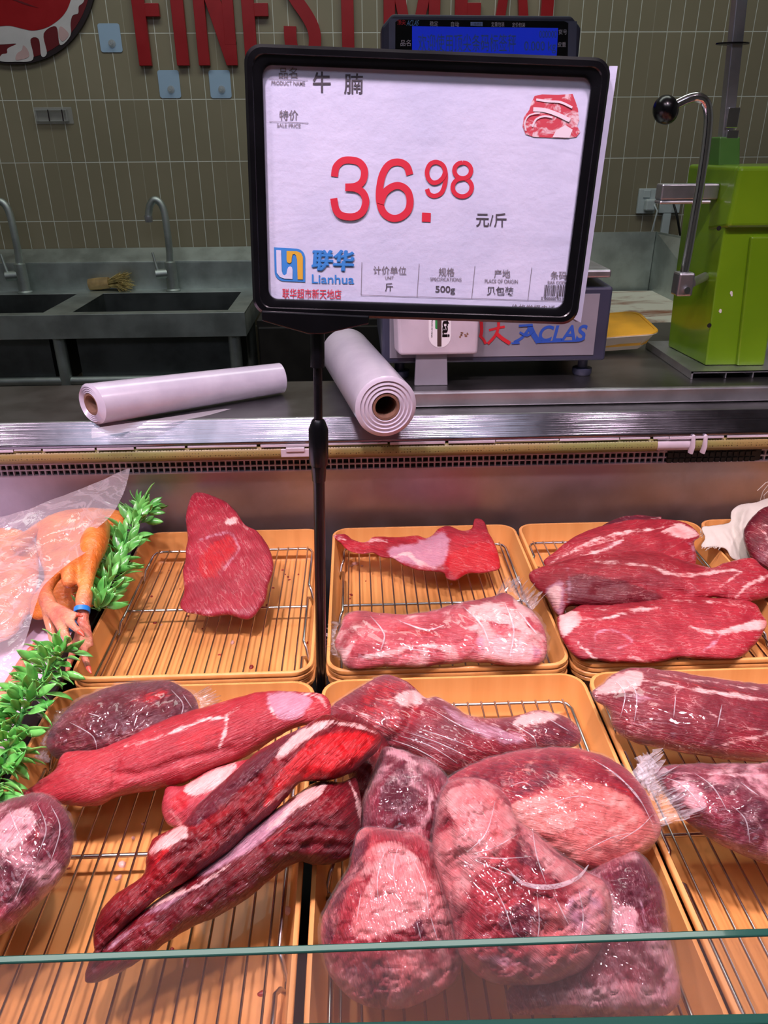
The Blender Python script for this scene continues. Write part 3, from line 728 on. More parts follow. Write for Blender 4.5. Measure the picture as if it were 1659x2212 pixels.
# ------------------------------------------------------------------ rolls of plastic bags
def m_roll(name, c1, c2):
    t = NT(name); v = t.coord(); nz = t.noise(t.coord(scale=(1, 1, 1)), 14, 4, .6)
    t.P(Base_Color=t.mix(t.sstep(nz, .3, .7), c1, c2), Roughness=.28, Coat_Weight=.6, Coat_Roughness=.12, Subsurface_Weight=.15, Normal=t.bump(t.noise(v, 22, 4, .6, .8), .12, .004))
    t.b.inputs['Subsurface Radius'].default_value = (.01, .01, .01)
    return t.m
M_roll = m_roll('plastic_film_roll', srgb(190, 184, 200), srgb(206, 200, 214))
M_card = simple('cardboard_core', srgb(126, 92, 74), .8, var=.15, vs=60)
def rollo(name, lb, a, b, R, r_in, R2=None, skew=0.0):
    R2 = R2 or R
    a, b = Vector(a), Vector(b); ax = (b - a).normalized(); L_ = (b - a).length
    t = thing(name, lb, 'roll', ((a+b)/2 - Vector((0, 0, R))), 'rolls of plastic bags')
    prof = [(.0, r_in)] + [(-.0007*((k*7) % 4), r_in + (R - .002 - r_in)*k/16) for k in range(1, 17)] + [(.0015, R), (L_*.33, R + (R2-R)*.33), (L_*.66, R + (R2-R)*.66), (L_ - .002, R2)] + [(L_, R2 - .003), (L_, r_in*.9)]
    def sk(mb):                       # the near end is wound askew
        for i, v in enumerate(mb.v):
            q = Vector(v) - a; d = q.dot(ax)
            if d < .01: mb.v[i] = tuple(Vector(v) + ax*skew*(q - ax*d).y)
        return mb
    obj('film', sk(MB().lathe(a, ax, prof, 56)), M_roll, t, smooth=35)
    obj('core', sk(MB().lathe(a, ax, [(.002, r_in*.998), (-.001, r_in*.97), (-.001, r_in*.80), (.003, r_in*.78), (L_ - .003, r_in*.78), (L_ - .001, r_in*.97)], 40)), M_card, t, smooth=35)
    return t
rl = rollo('plastic_bag_roll', 'slim white plastic bag roll lying across the counter, left of the sign pole', PZ(198, 873, 1.0575), PZ(609, 816, 1.0515), .0305, .0165, .0245, -.45)
a_ = PZ(197, 876, 1.056); ax = (PZ(609, 817, 1.0555) - PZ(198, 873, 1.0575)).normalized()
fl = []
for i in range(7):
    t_ = i/6; base = a_ + ax*(.002 + .20*t_) + Vector((0, -.021, -.0285)); fl.append([base, base + Vector((.004, -.014*(1-t_)**.6 - .001, -.0012*(1 - t_))), base + Vector((.010, -.032*(1-t_)**.6 - .002, -.003*(1 - t_)**.5))])
M_filmt = m_clear('loose_film', srgb(230, 224, 232), .35)
obj('loose_film', MB().rings(fl, cap=False, closed=False), M_filmt, rl, smooth=60, recalc=False)
Ra, Rb = PY(834, 879, 1.012), PZ(748, 757, 1.068)
rollo('plastic_bag_roll', 'thick white plastic bag roll pointing at the viewer, overhanging the counter lip', Ra, (Rb.x, 1.325, 1.0685), .0435, .0195)

# ------------------------------------------------------------------ green machine on the bench
def m_green():
    t = NT('lime_plastic'); v = t.coord(); nz = t.noise(v, 8, 4)
    t.P(Base_Color=t.mix(t.sstep(nz, .3, .7), srgb(94, 134, 12), srgb(106, 146, 18)), Roughness=.3, Coat_Weight=.5, Coat_Roughness=.1); return t.m
M_green = m_green()
M_green2 = simple('dark_green_plastic', srgb(74, 122, 52), .4, var=.06)
ZP = ZBN + .013
gm = thing('green_machine', 'lime green bench machine with chrome lever and black knob', 'machine', (0.65, 1.27, ZBN))
obj('base_plate', MB().box(0.543, 0.80, 1.188, 1.40, ZBN + .0112, ZBN + .0125).box(0.543, 0.546, 1.188, 1.40, ZBN + .0003, ZBN + .0112).box(0.546, 0.80, 1.3, 1.303, ZBN + .0003, ZBN + .0112).box(0.60, 0.602, 1.189, 1.25, ZBN + .0003, ZBN + .0112).box(0.645, 0.647, 1.189, 1.25, ZBN + .0003, ZBN + .0112).box(0.543, 0.80, 1.188, 1.1895, ZBN + .0095, ZBN + .0125), M_steel, gm)
Yg = 1.222
def gp(x, y, Y=Yg): return PY(x, y, Y)
zT = gp(1590, 359).z
b0 = gp(1523, 793); b0.z = ZP
fr_l = [(b0.x, ZP), (gp(1548, 600).x, gp(1548, 600).z), (gp(1562, 512).x, gp(1562, 512).z), (gp(1589, 362).x, zT - .004), (gp(1589, 362).x + .003, zT)]
fx1 = gp(1646, 793).x
m = MB()
loop = [(x, z) for x, z in fr_l]
back = Yg + .135
rsL = [[(x, Yg, z), (x + (0.10 if i < 2 else .12), Yg, z), (x + (.10 if i < 2 else .12), back, z), (x - .012 if i < 3 else x - .016, back, z)] for i, (x, z) in enumerate(loop)]
body = obj('body', m.rings(rsL), M_green, gm, bevel=.006, seg=3)
hx = gp(1566, 470).x
obj('hood', MB().hexa([(gp(1566, 475).x, Yg - .012, gp(1566, 490).z), (.86, Yg - .012, gp(1566, 490).z), (.86, Yg + .05, gp(1566, 505).z), (gp(1560, 475).x, Yg + .05, gp(1566, 505).z),
    (gp(1590, 362).x, Yg - .012, zT), (.86, Yg - .012, zT), (.86, Yg + .06, zT + .001), (gp(1590, 362).x, Yg + .06, zT + .001)]), M_green, gm, bevel=.006, seg=3)
obj('front_cover', MB().hexa([(gp(1588, 790).x, Yg - .006, ZP), (gp(1646, 793).x, Yg - .006, ZP), (gp(1646, 793).x, Yg + .02, ZP), (gp(1588, 790).x, Yg + .02, ZP),
    (gp(1617, 520).x, Yg - .006, gp(1617, 510).z), (gp(1690, 520).x, Yg - .006, gp(1617, 510).z), (gp(1690, 520).x, Yg + .02, gp(1617, 510).z), (gp(1617, 520).x, Yg + .02, gp(1617, 510).z)]), M_green, gm, bevel=.003)
for x, y in ((1553, 493), (1532, 703)):
    p = PY(x, y, Yg); obj('bolt_hole', MB().lathe(p, (0, -1, 0), [(0, .0001), (.0004, .0001), (.0004, .0036), (0, .0036)], 14), M_dark, gm)
obj('post_sleeve', MB().hexa([(gp(1540, 362, back-.05).x, back - .07, zT - .004), (gp(1586, 362, back-.05).x, back - .07, zT - .004), (gp(1586, 362, back-.05).x, back - .03, zT - .004), (gp(1540, 362, back-.05).x, back - .03, zT - .004),
    (gp(1546, 292, back-.05).x, back - .066, gp(1546, 296, back-.05).z), (gp(1590, 292, back-.05).x, back - .066, gp(1590, 296, back-.05).z), (gp(1590, 292, back-.05).x, back - .034, gp(1590, 296, back-.05).z), (gp(1546, 292, back-.05).x, back - .034, gp(1546, 296, back-.05).z)]), M_green2, gm, bevel=.002)
yp = back - .05
q0, q1 = gp(1569, 300, yp), gp(1598, 0, yp); 
top_ = q0 + (q1 - q0)*1.25
m = MB(); hw = .0085
m.hexa([q0 + Vector(d) for d in ((-hw, -.009, -.03), (hw, -.009, -.03), (hw, .009, -.03), (-hw, .009, -.03))] + [top_ + Vector(d) for d in ((-hw, -.009, 0), (hw, -.009, 0), (hw, .009, 0), (-hw, .009, 0))])
post = obj('ribbed_post', m, M_steel, gm, bevel=.0012)
k0 = gp(1587, 96, yp); obj('post_washer', MB().prism([(k0.x + .021*math.cos(a)*(1 if math.cos(a) > 0 else 1.35), yp + .016*math.sin(a), k0.z) for a in np.linspace(0, 6.283, 24, endpoint=False)], (0, 0, 1), .002), M_black, post)
k0 = gp(1575, 258, yp); obj('post_catch', MB().box(k0.x - .009, k0.x + .009, yp - .014, yp - .0095, k0.z - .012, k0.z + .016).box(k0.x - .006, k0.x + .012, yp - .016, yp - .0095, k0.z - .028, k0.z - .015), M_chrome, post, bevel=.001)
ya = Yg + .045
a0, a1 = PY(1423, 412, ya), PY(1507, 408, ya)
obj('side_arm', MB().box(a0.x, a1.x + .03, ya - .012, ya + .014, a0.z - .013, a0.z + .010).box(a0.x - .001, a1.x + .02, ya - .014, ya + .012, a0.z - .019, a0.z - .0135), M_steel, gm, bevel=.0025)
yl = Yg - .03
LP = [PY(x, y, yl) for x, y in ((1478, 590), (1487, 545), (1500, 470), (1514, 390), (1524, 320), (1529, 275), (1530, 250), (1527, 228), (1518, 215), (1504, 210), (1488, 213), (1468, 222), (1445, 234))]
obj('lever', MB().tube(catmull(LP, 5, False), .0066, 16), M_chrome, gm, smooth=60)
kb = PY(1429, 242, yl); dk = (LP[-1] - LP[-2]).normalized()
obj('knob', MB().lathe(kb - dk*.006, dk, [(-.017*math.cos(a) , .0195*math.sin(a) + .0001) for a in np.linspace(math.pi, 0, 16)][::-1], 28), M_black, gm, smooth=180)
cb = PY(1475, 612, yl)
cl = obj('lever_clamp', MB().box(cb.x - .012, cb.x + .013, yl - .012, yl + .014, cb.z - .018, cb.z + .017), M_steel, gm, bevel=.003)
obj('clamp_screw', MB().lathe((cb.x + .002, yl - .0122, cb.z - .008), (0, -1, 0), [(0, .0001), (0, .005), (.004, .005), (.004, .0001)], 16), M_chrome, cl, smooth=40)
obj('clamp_pivot', MB().tube([(cb.x + .0132, yl, cb.z), (cb.x + .06, yl + .06, cb.z)], .007, 14), M_steel, gm, smooth=60)
random.seed(11); m = MB()
pb = Plane3((b0.x, Yg, ZP), (1, 0, 0), (0, 0, 1))
for x, y, hh in ((1552, 478, 24), (1549, 505, 14), (1539, 553, 9), (1524, 686, 26), (1556, 672, 5), (1580, 634, 8)):
    pts = [(x + (random.uniform(2, 5))*math.cos(a), y + hh*random.uniform(.6, 1)*math.sin(a)) for a in np.linspace(0, 6.283, 12, endpoint=False)]
    if pb.hit(x, y)[0] > 0: pb.poly(m, pts, .0006 if y > 520 else .0006)
obj('scuff_marks', m, flat('scuff_white', srgb(206, 204, 196)), gm)

# ------------------------------------------------------------------ yellow food tray
def m_foam(): return simple('foam_white', srgb(222, 214, 186), .6, var=.05, vs=30)
M_yel, M_foam = simple('foam_yellow', srgb(200, 152, 36), .4, var=.14, vs=14), m_foam()
ty = thing('foam_tray', 'yellow foam food tray with white outside, between scale and green machine', 'tray', (0.44, 1.42, ZBN))
c = PZ(1338, 742, ZBN + .02)
cx, cy, z0 = 0.449, 1.400, ZBN + .010
hx_, hy_, hh_ = .095, .066, .034
def wav(L_, amp): 
    n = len(L_); return [(x + (x - cx)*amp*(1 if (i % 2) else 0), y + (y - cy)*amp*(1 if (i % 2) else 0), z) for i, (x, y, z) in enumerate(L_)]
def tilt(L_): return [(x, y, z + (x - cx)*.06 + (y - cy)*.10) for x, y, z in L_]
outer = [tilt(rr(cx, cy, hx_-.022, hy_-.022, .016, z0, 12)), tilt(wav(rr(cx, cy, hx_-.020, hy_-.020, .018, z0+.003, 12), .02)), tilt(wav(rr(cx, cy, hx_-.006, hy_-.006, .022, z0+hh_-.006, 12), .02)), tilt(rr(cx, cy, hx_, hy_, .024, z0+hh_-.003, 12)), tilt(rr(cx, cy, hx_, hy_, .024, z0+hh_-.0015, 12))]
obj('outside', MB().rings(outer, cap=True), M_foam, ty, smooth=40)
inner = [tilt(rr(cx, cy, hx_, hy_, .024, z0+hh_-.0012, 12)), tilt(rr(cx, cy, hx_-.001, hy_-.001, .024, z0+hh_, 12)), tilt(rr(cx, cy, hx_-.006, hy_-.006, .022, z0+hh_, 12)), tilt(wav(rr(cx, cy, hx_-.008, hy_-.008, .02, z0+hh_-.005, 12), .015)), tilt(wav(rr(cx, cy, hx_-.017, hy_-.017, .018, z0+.009, 12), .05)),
         tilt(rr(cx, cy, hx_-.022, hy_-.022, .016, z0+.009, 12)), tilt(rr(cx, cy, hx_-.024, hy_-.024, .014, z0+.004, 12)), tilt(rr(cx, cy, hx_-.030, hy_-.030, .01, z0+.004, 12)), tilt(rr(cx, cy, hx_-.034, hy_-.034, .01, z0+.010, 12)), tilt(rr(cx, cy, hx_-.042, hy_-.042, .006, z0+.010, 12))]
obj('inside', MB().rings(inner, cap=True), M_yel, ty, smooth=40)

# ------------------------------------------------------------------ price sign on its pole
def RM(yaw, pitch, roll):
    yaw, pitch, roll = map(math.radians, (yaw, pitch, roll))
    f = Vector((math.sin(yaw)*math.cos(pitch), math.cos(yaw)*math.cos(pitch), -math.sin(pitch))); r = Vector((math.cos(yaw), -math.sin(yaw), 0)); u = r.cross(f)
    return r*math.cos(roll) + u*math.sin(roll), -r*math.sin(roll) + u*math.cos(roll)
fr_, fu_ = RM(1.5513, 1.5779, -2.3145)
SCL = 0.889
FC = Vector(CAM) + (Vector((0.066, 0.7872, 1.356)) - Vector(CAM))*SCL
FW, FH = 0.33*SCL, 0.2364*SCL
pl = PL_SIGN = Plane3(FC, fr_, fu_)
base = Vector((-0.0515, 0.7045, 0.7730))
sg = thing('price_sign', 'black framed price sign reading 36.98 on a tall black pole between the trays', 'sign', base)
def rl_(hx, hy, r, lift, n=8, oy=0.0): return [pl.at(x, y + oy, lift) for x, y, _ in rr(0, 0, hx, hy, r, 0, n)]
bw = .0142
ring = [rl_(FW/2, FH/2, .014, -.004), rl_(FW/2, FH/2, .014, .003), rl_(FW/2 - .0025, FH/2 - .0025, .0125, .0058), rl_(FW/2 - .0065, FH/2 - .0065, .010, .0060), rl_(FW/2 - .0072, FH/2 - .0072, .010, .0050), rl_(FW/2 - bw + .002, FH/2 - bw + .002, .009, .0046), rl_(FW/2 - bw, FH/2 - bw, .008, .0036), rl_(FW/2 - bw, FH/2 - bw, .008, .0006)]
obj('frame', MB().rings(ring, cap=False), M_black, sg, smooth=35)
obj('backing', MB().prism(rl_(FW/2 - .004, FH/2 - .004, .012, -.0042), pl.n, .0018), M_black, sg)
def m_paper():
    t = NT('price_paper'); v = t.coord(); nz = t.noise(v, 14, 5, .6)
    fine = t.noise(v, 90, 4, .6); wr = t.noise(t.coord(scale=(.35, .35, 1.6)), 11, 4, .5, .8)
    t.P(Base_Color=t.mix(t.sstep(nz, .3, .7), srgb(196, 200, 226), srgb(208, 210, 234)), Roughness=.55,
        Normal=t.bump(fine, .28, .0012, t.bump(wr, .16, .005)), Coat_Weight=.12, Coat_Roughness=.2)
    return t.m
M_paper = m_paper()
paper = obj('price_paper', MB().prism(rl_(FW/2 - .009, FH/2 - .009, .006, .0002), pl.n, .0003), M_paper, sg)
m = MB(); m.prism([pl.at(a, b, -.0047) for a, b in [pl.hit(x, y) for x, y in ((1240, 690), (1257.5, 699), (1338, 141), (1320, 141))]], pl.n, .0002)
m.prism([pl.at(a, b, -.0052) for a, b in [pl.hit(x, y) for x, y in ((1236, 690), (1250, 700), (1325, 160), (1310, 160))]], pl.n, .0002)
obj('spare_paper', m, M_paper, sg, label='white paper edge sticking out behind the frame')
SL = .034; LF = .0008
def texts(name, L_, mat_, weight=0.0, par=paper):
    for q in L_:
        m = MB(); pl.text(m, q[0], q[1], q[2], q[3], q[4], slope=q[5] if len(q) > 5 else 0.0, lift=LF, weight=q[6] if len(q) > 6 else weight)
        obj(name, m, mat_, par)
texts('grey_print', [('品名', 602.4, 145.7, 642.3, 169), ('PRODUCT NAME', 586.6, 174.5, 659, 185, .02), ('特价', 603.5, 237.7, 644.4, 260), ('SALE PRICE', 598.5, 267, 649.6, 275.6, .02),
    ('计价单位', 806.4, 574.2, 877.5, 593.5, .02), ('UNIT', 832, 596.5, 850.5, 603.2), ('规格', 947.3, 578, 981.5, 596.6), ('SPECIFICATIONS', 929.4, 598.7, 996.7, 607.5, .02), ('产地', 1066.9, 582, 1101.8, 600), ('PLACE OF ORIGIN', 1047, 602.6, 1118.3, 612, .02),
    ('条码', 1189, 585.4, 1223, 603.4), ('BAR CODE', 1182.8, 606, 1225, 614, .02), ('价格举报电话:12', 1104.3, 656.5, 1218.8, 675.5, .03)], K_grey, .008)
texts('dark_print', [('牛', 675.5, 154.8, 714.4, 200, 0, .012), ('腩', 743, 158.7, 783.9, 203.3, 0, .008), ('元/斤', 1027.8, 459, 1094, 491, .02), ('斤', 831.7, 611, 848.8, 629), ('500g', 940.3, 617, 982.8, 636, .02, .01), ('见包装', 1051.2, 618, 1109.4, 638.5, .02), ('0 000000 0210', 1168.6, 640.8, 1220, 649, .03)], K_dark, .008)
q3 = lambda L_: [(520 + x*.5003, 90 + y*.5003) for x, y in L_]
def digit(pts, w_, lf_=0.0):
    m = MB(); stroke2(m, q3(pts), w_, LF + lf_, 8); obj('red_price', m, K_redtxt, paper)
digit([(405,583),(412,542),(438,516),(472,511),(510,520),(532,548),(533,582),(520,610),(492,625),(452,628)], 15.5)
digit([(452,629),(500,634),(530,656),(540,692),(528,730),(502,751),(468,756),(430,747),(410,720),(402,676)], 15.5, .0004)
digit([(730,575),(716,537),(682,520),(642,530),(614,570),(600,632),(600,690),(616,737),(650,761),(688,758),(720,732),(731,692),(721,647),(690,623),(655,626),(620,654),(603,700)], 15.5)
digit([(804,636),(814,658),(838,666),(866,652),(881,615),(884,570),(873,535),(846,520),(819,528),(805,556),(808,586),(826,607),(850,606),(872,588),(883,562)], 9.8)
digit([(958 + 36*math.sin(a_), 556 - 34*math.cos(a_)) for a_ in np.linspace(0, 6.283, 17)], 9.6)
digit([(956 + 41*math.sin(a_), 629 - 39*math.cos(a_)) for a_ in np.linspace(0, 6.283, 17)], 9.6)
m = MB(); pl.poly(m, [(911.5, 459), (930.5, 459.8), (930, 479.5), (911, 478.7)], LF); obj('red_point', m, K_redtxt, paper)
m = MB()
for L_ in ((581, 170.4, 665, 173.2), (582, 262.6, 666.4, 265.8), (781.8, 565.8, 780, 637.2), (905.5, 569.4, 900.7, 641), (1025.8, 574, 1018.7, 644.5), (1148.4, 577.5, 1139.8, 648), (779.8, 637, 1221, 650.6)):
    pl.line(m, *L_, 1.0, LF)
obj('ruled_lines', m, K_grey, paper)
m = MB(); random.seed(21); x = 0.0
while x < 48:
    bwid = random.choice((1.0, 1.0, 1.7, 2.3)); y0 = 614.7 + x*.03
    lg_ = 4 if (x < 3 or 25 < x < 29) else 0
    pl.poly(m, [(1176.5 + x, y0), (1176.5 + x + bwid, y0), (1175.2 + x + bwid - 1.2, y0 + 24 + lg_), (1175.2 + x - 1.2, y0 + 24 + lg_)], LF); x += bwid + random.choice((.9, 1.2, 1.8))
obj('barcode', m, K_dark, paper)
# the shop's mark
c5 = lambda L_: [(560 + x*.2411, 520 + y*.2411) for x, y in L_]
m = MB(); pl.poly(m, c5([(133, 58), (330, 70)] + [(330 + 82*math.sin(q), 152 - 82*math.cos(q)) for q in np.linspace(.1, 1.57, 8)] + [(413, 370), (225, 362)] + [(225 - 86*math.sin(q), 276 + 86*math.cos(q)) for q in np.linspace(.1, 1.57, 8)]), LF)
[pl.text(m, '联华', 675 + dx_, 539 + dy_, 764 + dx_, 586.5 + dy_, slope=.02, lift=LF + .00012*k_, weight=.02, shear=.08) for k_, (dx_, dy_) in enumerate(((-1.6, 0), (0, 1), (1.6, 0), (0, -1)))]; pl.text(m, 'Lianhua', 673.8, 592.3, 765, 613.5, slope=.02, lift=LF, weight=.012)
obj('blue_mark', m, K_blue, paper)
m = MB(); pl.poly(m, c5([(153, 82), (197, 85), (203, 270), (212, 300), (228, 308), (246, 295), (252, 255), (262, 235), (278, 228), (293, 236), (300, 260), (298, 342), (225, 338), (185, 322), (158, 285)]), LF + .0003)
obj('white_mark', m, M_paper, paper)
m = MB(); pl.poly(m, c5([(246, 90), (335, 92), (375, 108), (392, 145), (392, 346), (345, 344), (340, 170), (330, 130), (316, 116), (300, 122), (293, 150), (290, 190), (272, 202), (252, 192), (246, 170)]), LF + .0003)
obj('yellow_mark', m, K_yel, paper)
texts('red_shop_name', [('联华超市新天地店', 610, 622.5, 737.2, 646.5, .02)], K_redtxt, .006)
def m_meatpic():
    t = NT('printed_meat'); nz = t.noise(t.coord(scale=(1, 1, 1.6)), 60, 4, .6, 1.2)
    t.P(Base_Color=t.mix(t.sstep(nz, .48, .62), srgb(198, 70, 84), srgb(226, 200, 206)), Roughness=.5); return t.m
c4 = lambda L_: [(520 + x*.5003, 90 + y*.5003) for x, y in L_]
m = MB(); pl.poly(m, c4([(1268, 235), (1300, 228), (1370, 230), (1432, 226), (1445, 260), (1455, 290), (1460, 340), (1452, 365), (1465, 390), (1448, 412), (1400, 418), (1345, 415), (1265, 412), (1230, 400), (1216, 365), (1222, 325), (1245, 295), (1255, 262)]), LF)
mp = obj('meat_picture', m, m_meatpic(), paper)
m = MB(); pl.poly(m, c4([(1360, 385), (1400, 360), (1432, 380), (1418, 415), (1345, 413)]), LF + .0002)
for pts, w_ in ((((1262, 292), (1310, 296), (1360, 312), (1420, 340)), 9), (((1258, 368), (1275, 335), (1310, 322), (1345, 328)), 4), (((1231, 385), (1226, 350), (1245, 318), (1290, 308)), 3), (((1275, 250), (1330, 258), (1380, 262), (1430, 285)), 5)):
    stroke2(m, c4(pts), w_, LF + .0002)
obj('white_fat_print', m, flat('print_fat', srgb(226, 212, 220)), mp)
# clamp under the frame, pole, collars
cl_ = [pl.hit(x, y) for x, y in ((567, 668), (798, 679), (797, 696), (700, 718), (668, 718), (569, 690))]
obj('clamp', MB().prism([pl.at(a, b, -.010) for a, b in cl_], pl.n, .019), M_black, sg, bevel=.0012)
P0 = base; 
def on_pole(y_px, x_px=None):     # point on the pole's axis seen at image height y
    lo, hi = 0.0, 1.0
    for _ in range(40):
        mid = (lo + hi)/2; p = P0 + (P1 - P0)*mid
        v = np.array(p) - CAM; yy = CY - F*(v @ _u2)/(v @ _f)
        if yy > y_px: lo = mid
        else: hi = mid
    return P0 + (P1 - P0)*lo
P1 = pl.at(*pl.hit(685, 705), -.002)
pu = (P1 - P0).normalized()
obj('lower_pole', MB().tube([P0, on_pole(1010)], .0058, 18), M_black, sg, smooth=60)
obj('upper_pole', MB().tube([on_pole(1010), on_pole(712)], .0042, 16), M_black, sg, smooth=60)
def coll(ya, yb, prof, nm, n=8):
    a, b = on_pole(ya), on_pole(yb); L_ = (b-a).length
    obj(nm, MB().lathe(a, pu, [(L_*t_, r_) for t_, r_ in prof], n, cap=True), M_black, sg, smooth=30)
coll(1038, 905, [(0, .0068), (.22, .0078), (.26, .0078), (.27, .0092), (.34, .0098), (.84, .0098), (.97, .0066), (1, .0050)], 'locking_collar', 12)
coll(792, 712, [(0, .0066), (.93, .0066), (1, .0060)], 'socket', 20)
obj('base_disc', MB().lathe(P0, (0, 0, 1), [(-.0005, .0001), (-.0005, .006), (.003, .006), (.003, .0001)], 20), M_black, sg, smooth=40)
# ------------------------------------------------------------------ meat: outlines given their own height, slope and thickness
def vnoise(x, y, seed=0):
    xi, yi = np.floor(x).astype(np.int64), np.floor(y).astype(np.int64); fx, fy = x - xi, y - yi
    def h(a, b):
        n = (a*374761393 + b*668265263 + seed*974634777) & 0xffffffff
        n = ((n ^ (n >> 13))*1274126177) & 0xffffffff
        return ((n ^ (n >> 16)) & 0xffff)/65535.0
    u, v = fx*fx*(3-2*fx), fy*fy*(3-2*fy)
    return (h(xi, yi)*(1-u) + h(xi+1, yi)*u)*(1-v) + (h(xi, yi+1)*(1-u) + h(xi+1, yi+1)*u)*v
def fbm(x, y, seed=0, o=3):
    s, a, t = 0, 1.0, 0
    for k in range(o): s = s + a*vnoise(x*2**k, y*2**k, seed + k*17); t += a; a *= .5
    return s/t*2 - 1
def dseg(P, L, closed=False):
    L = np.array(L, float); A = L; B = np.roll(L, -1, 0)
    if not closed: A, B = L[:-1], L[1:]
    d = np.full(len(P), 1e9)
    for a, b in zip(A, B):
        ab = b - a; t = np.clip(((P - a) @ ab)/max(ab @ ab, 1e-9), 0, 1)
        d = np.minimum(d, np.hypot(*(P - a - t[:, None]*ab).T))
    return d
def inside(P, L):
    L = np.array(L, float); x, y = P[:, 0], P[:, 1]; c = np.zeros(len(P), bool); n = len(L); j = n - 1
    for i in range(n):
        xi, yi, xj, yj = *L[i], *L[j]
        if yi != yj: c ^= ((yi > y) != (yj > y)) & (x < (xj - xi)*(y - yi)/(yj - yi) + xi)
        j = i
    return c
class Outline:
    """an outline filled with points, each with its swelling 0..1 (the square root of a Poisson solution)"""
    def __init__(s, pts, step=6.0, rough=1.5, seed=0, k=8, flat=0.0):
        O = catmull(pts, k)
        seg = np.hypot(*(np.roll(O, -1, 0) - O).T); cum = np.r_[0, np.cumsum(seg)]; n = int(cum[-1]/(step*.8))
        q = np.linspace(0, cum[-1], n, endpoint=False); OC = np.vstack([O, O[:1]])
        B = np.stack([np.interp(q, cum, OC[:, 0]), np.interp(q, cum, OC[:, 1])], 1)
        T = np.roll(B, -1, 0) - np.roll(B, 1, 0); N = np.stack([T[:, 1], -T[:, 0]], 1); N /= np.hypot(*N.T)[:, None] + 1e-9
        ar = .5*np.sum(B[:, 0]*np.roll(B[:, 1], -1) - np.roll(B[:, 0], -1)*B[:, 1])
        if ar < 0: N = -N                       # N points outwards
        B = B + N*(fbm(B[:, 0]/22, B[:, 1]/22, seed + 5, 3)*rough)[:, None]
        lo, hi = B.min(0) - 2*step, B.max(0) + 2*step; g = step
        nx, ny = (np.ceil((hi - lo)/g)).astype(int) + 1
        gx, gy = np.meshgrid(lo[0] + np.arange(nx)*g, lo[1] + np.arange(ny)*g)
        G = np.stack([gx.ravel(), gy.ravel()], 1); M = inside(G, B).reshape(ny, nx)
        u = np.zeros((ny, nx))
        for it in range(int(60 + 1.6*max(nx, ny)**1.35)):
            v = u.copy(); v[1:-1, 1:-1] = .25*(u[:-2, 1:-1] + u[2:, 1:-1] + u[1:-1, :-2] + u[1:-1, 2:] + 1); u = v*M
        u /= u.max()
        pts_ = [tuple(b) for b in B]; nb = len(B)
        for f_ in (.18, .5):
            R_ = B - N*step*f_; R_ = R_[::1]; ok = inside(R_, B) & (dseg(R_, B, True) > step*f_*.75); pts_ += [tuple(p) for p in R_[ok]]
        HX = G + np.where((np.round((G[:, 1:2] - lo[1])/g) % 2) > 0, [[g*.5, 0]], [[0, 0]])
        ins = inside(HX, B); HX = HX[ins]; dd = dseg(HX, B, True); HX = HX[dd > step*.95]
        pts_ += [tuple(p) for p in HX]
        vs, es, fs, ov, oe, of = delaunay_2d_cdt([Vector(p) for p in pts_], [], [list(range(nb))], 1, 1e-4)
        s.P = np.array([tuple(v) for v in vs]); s.F = [tuple(f) for f in fs]
        s.d = dseg(s.P, B, True); s.bd = s.d < 1e-3
        fx, fy = (s.P[:, 0] - lo[0])/g, (s.P[:, 1] - lo[1])/g; x0, y0 = np.clip(np.floor(fx).astype(int), 0, nx-2), np.clip(np.floor(fy).astype(int), 0, ny-2); fx -= x0; fy -= y0
        uu = (u[y0, x0]*(1-fx) + u[y0, x0+1]*fx)*(1-fy) + (u[y0+1, x0]*(1-fx) + u[y0+1, x0+1]*fx)*fy
        grad = np.percentile(uu[(s.d > step*.8) & (s.d < step*1.6)]/s.d[(s.d > step*.8) & (s.d < step*1.6)], 50)
        uu = np.where(s.d < step*1.2, np.minimum(np.maximum(uu, s.d*grad*.5), s.d*grad*1.3), uu)
        h = np.sqrt(np.clip(uu, 0, 1)); h[s.bd] = 0
        if flat: h = (1 - np.exp(-flat*h))/(1 - math.exp(-flat))
        s.h = h; s.B = B; s.c = B.mean(0)
def rays(P):
    a = (P[:, 0] - CX)/F; b = -(P[:, 1] - CY)/F
    d = a[:, None]*_r2 + b[:, None]*_u2 + _f
    return d
def lay(P, zc, slope, c, slx=0.0):
    """points of the tilted plane through height zc over the outline's middle"""
    Pc = np.array(PZ(c[0], c[1], zc)); d = rays(P)
    t = (zc - slope*Pc[1] - slx*Pc[0] - CAM[2])/(d[:, 2] - slope*d[:, 1] - slx*d[:, 0])
    return CAM + d*t[:, None], d/np.linalg.norm(d, axis=1)[:, None]

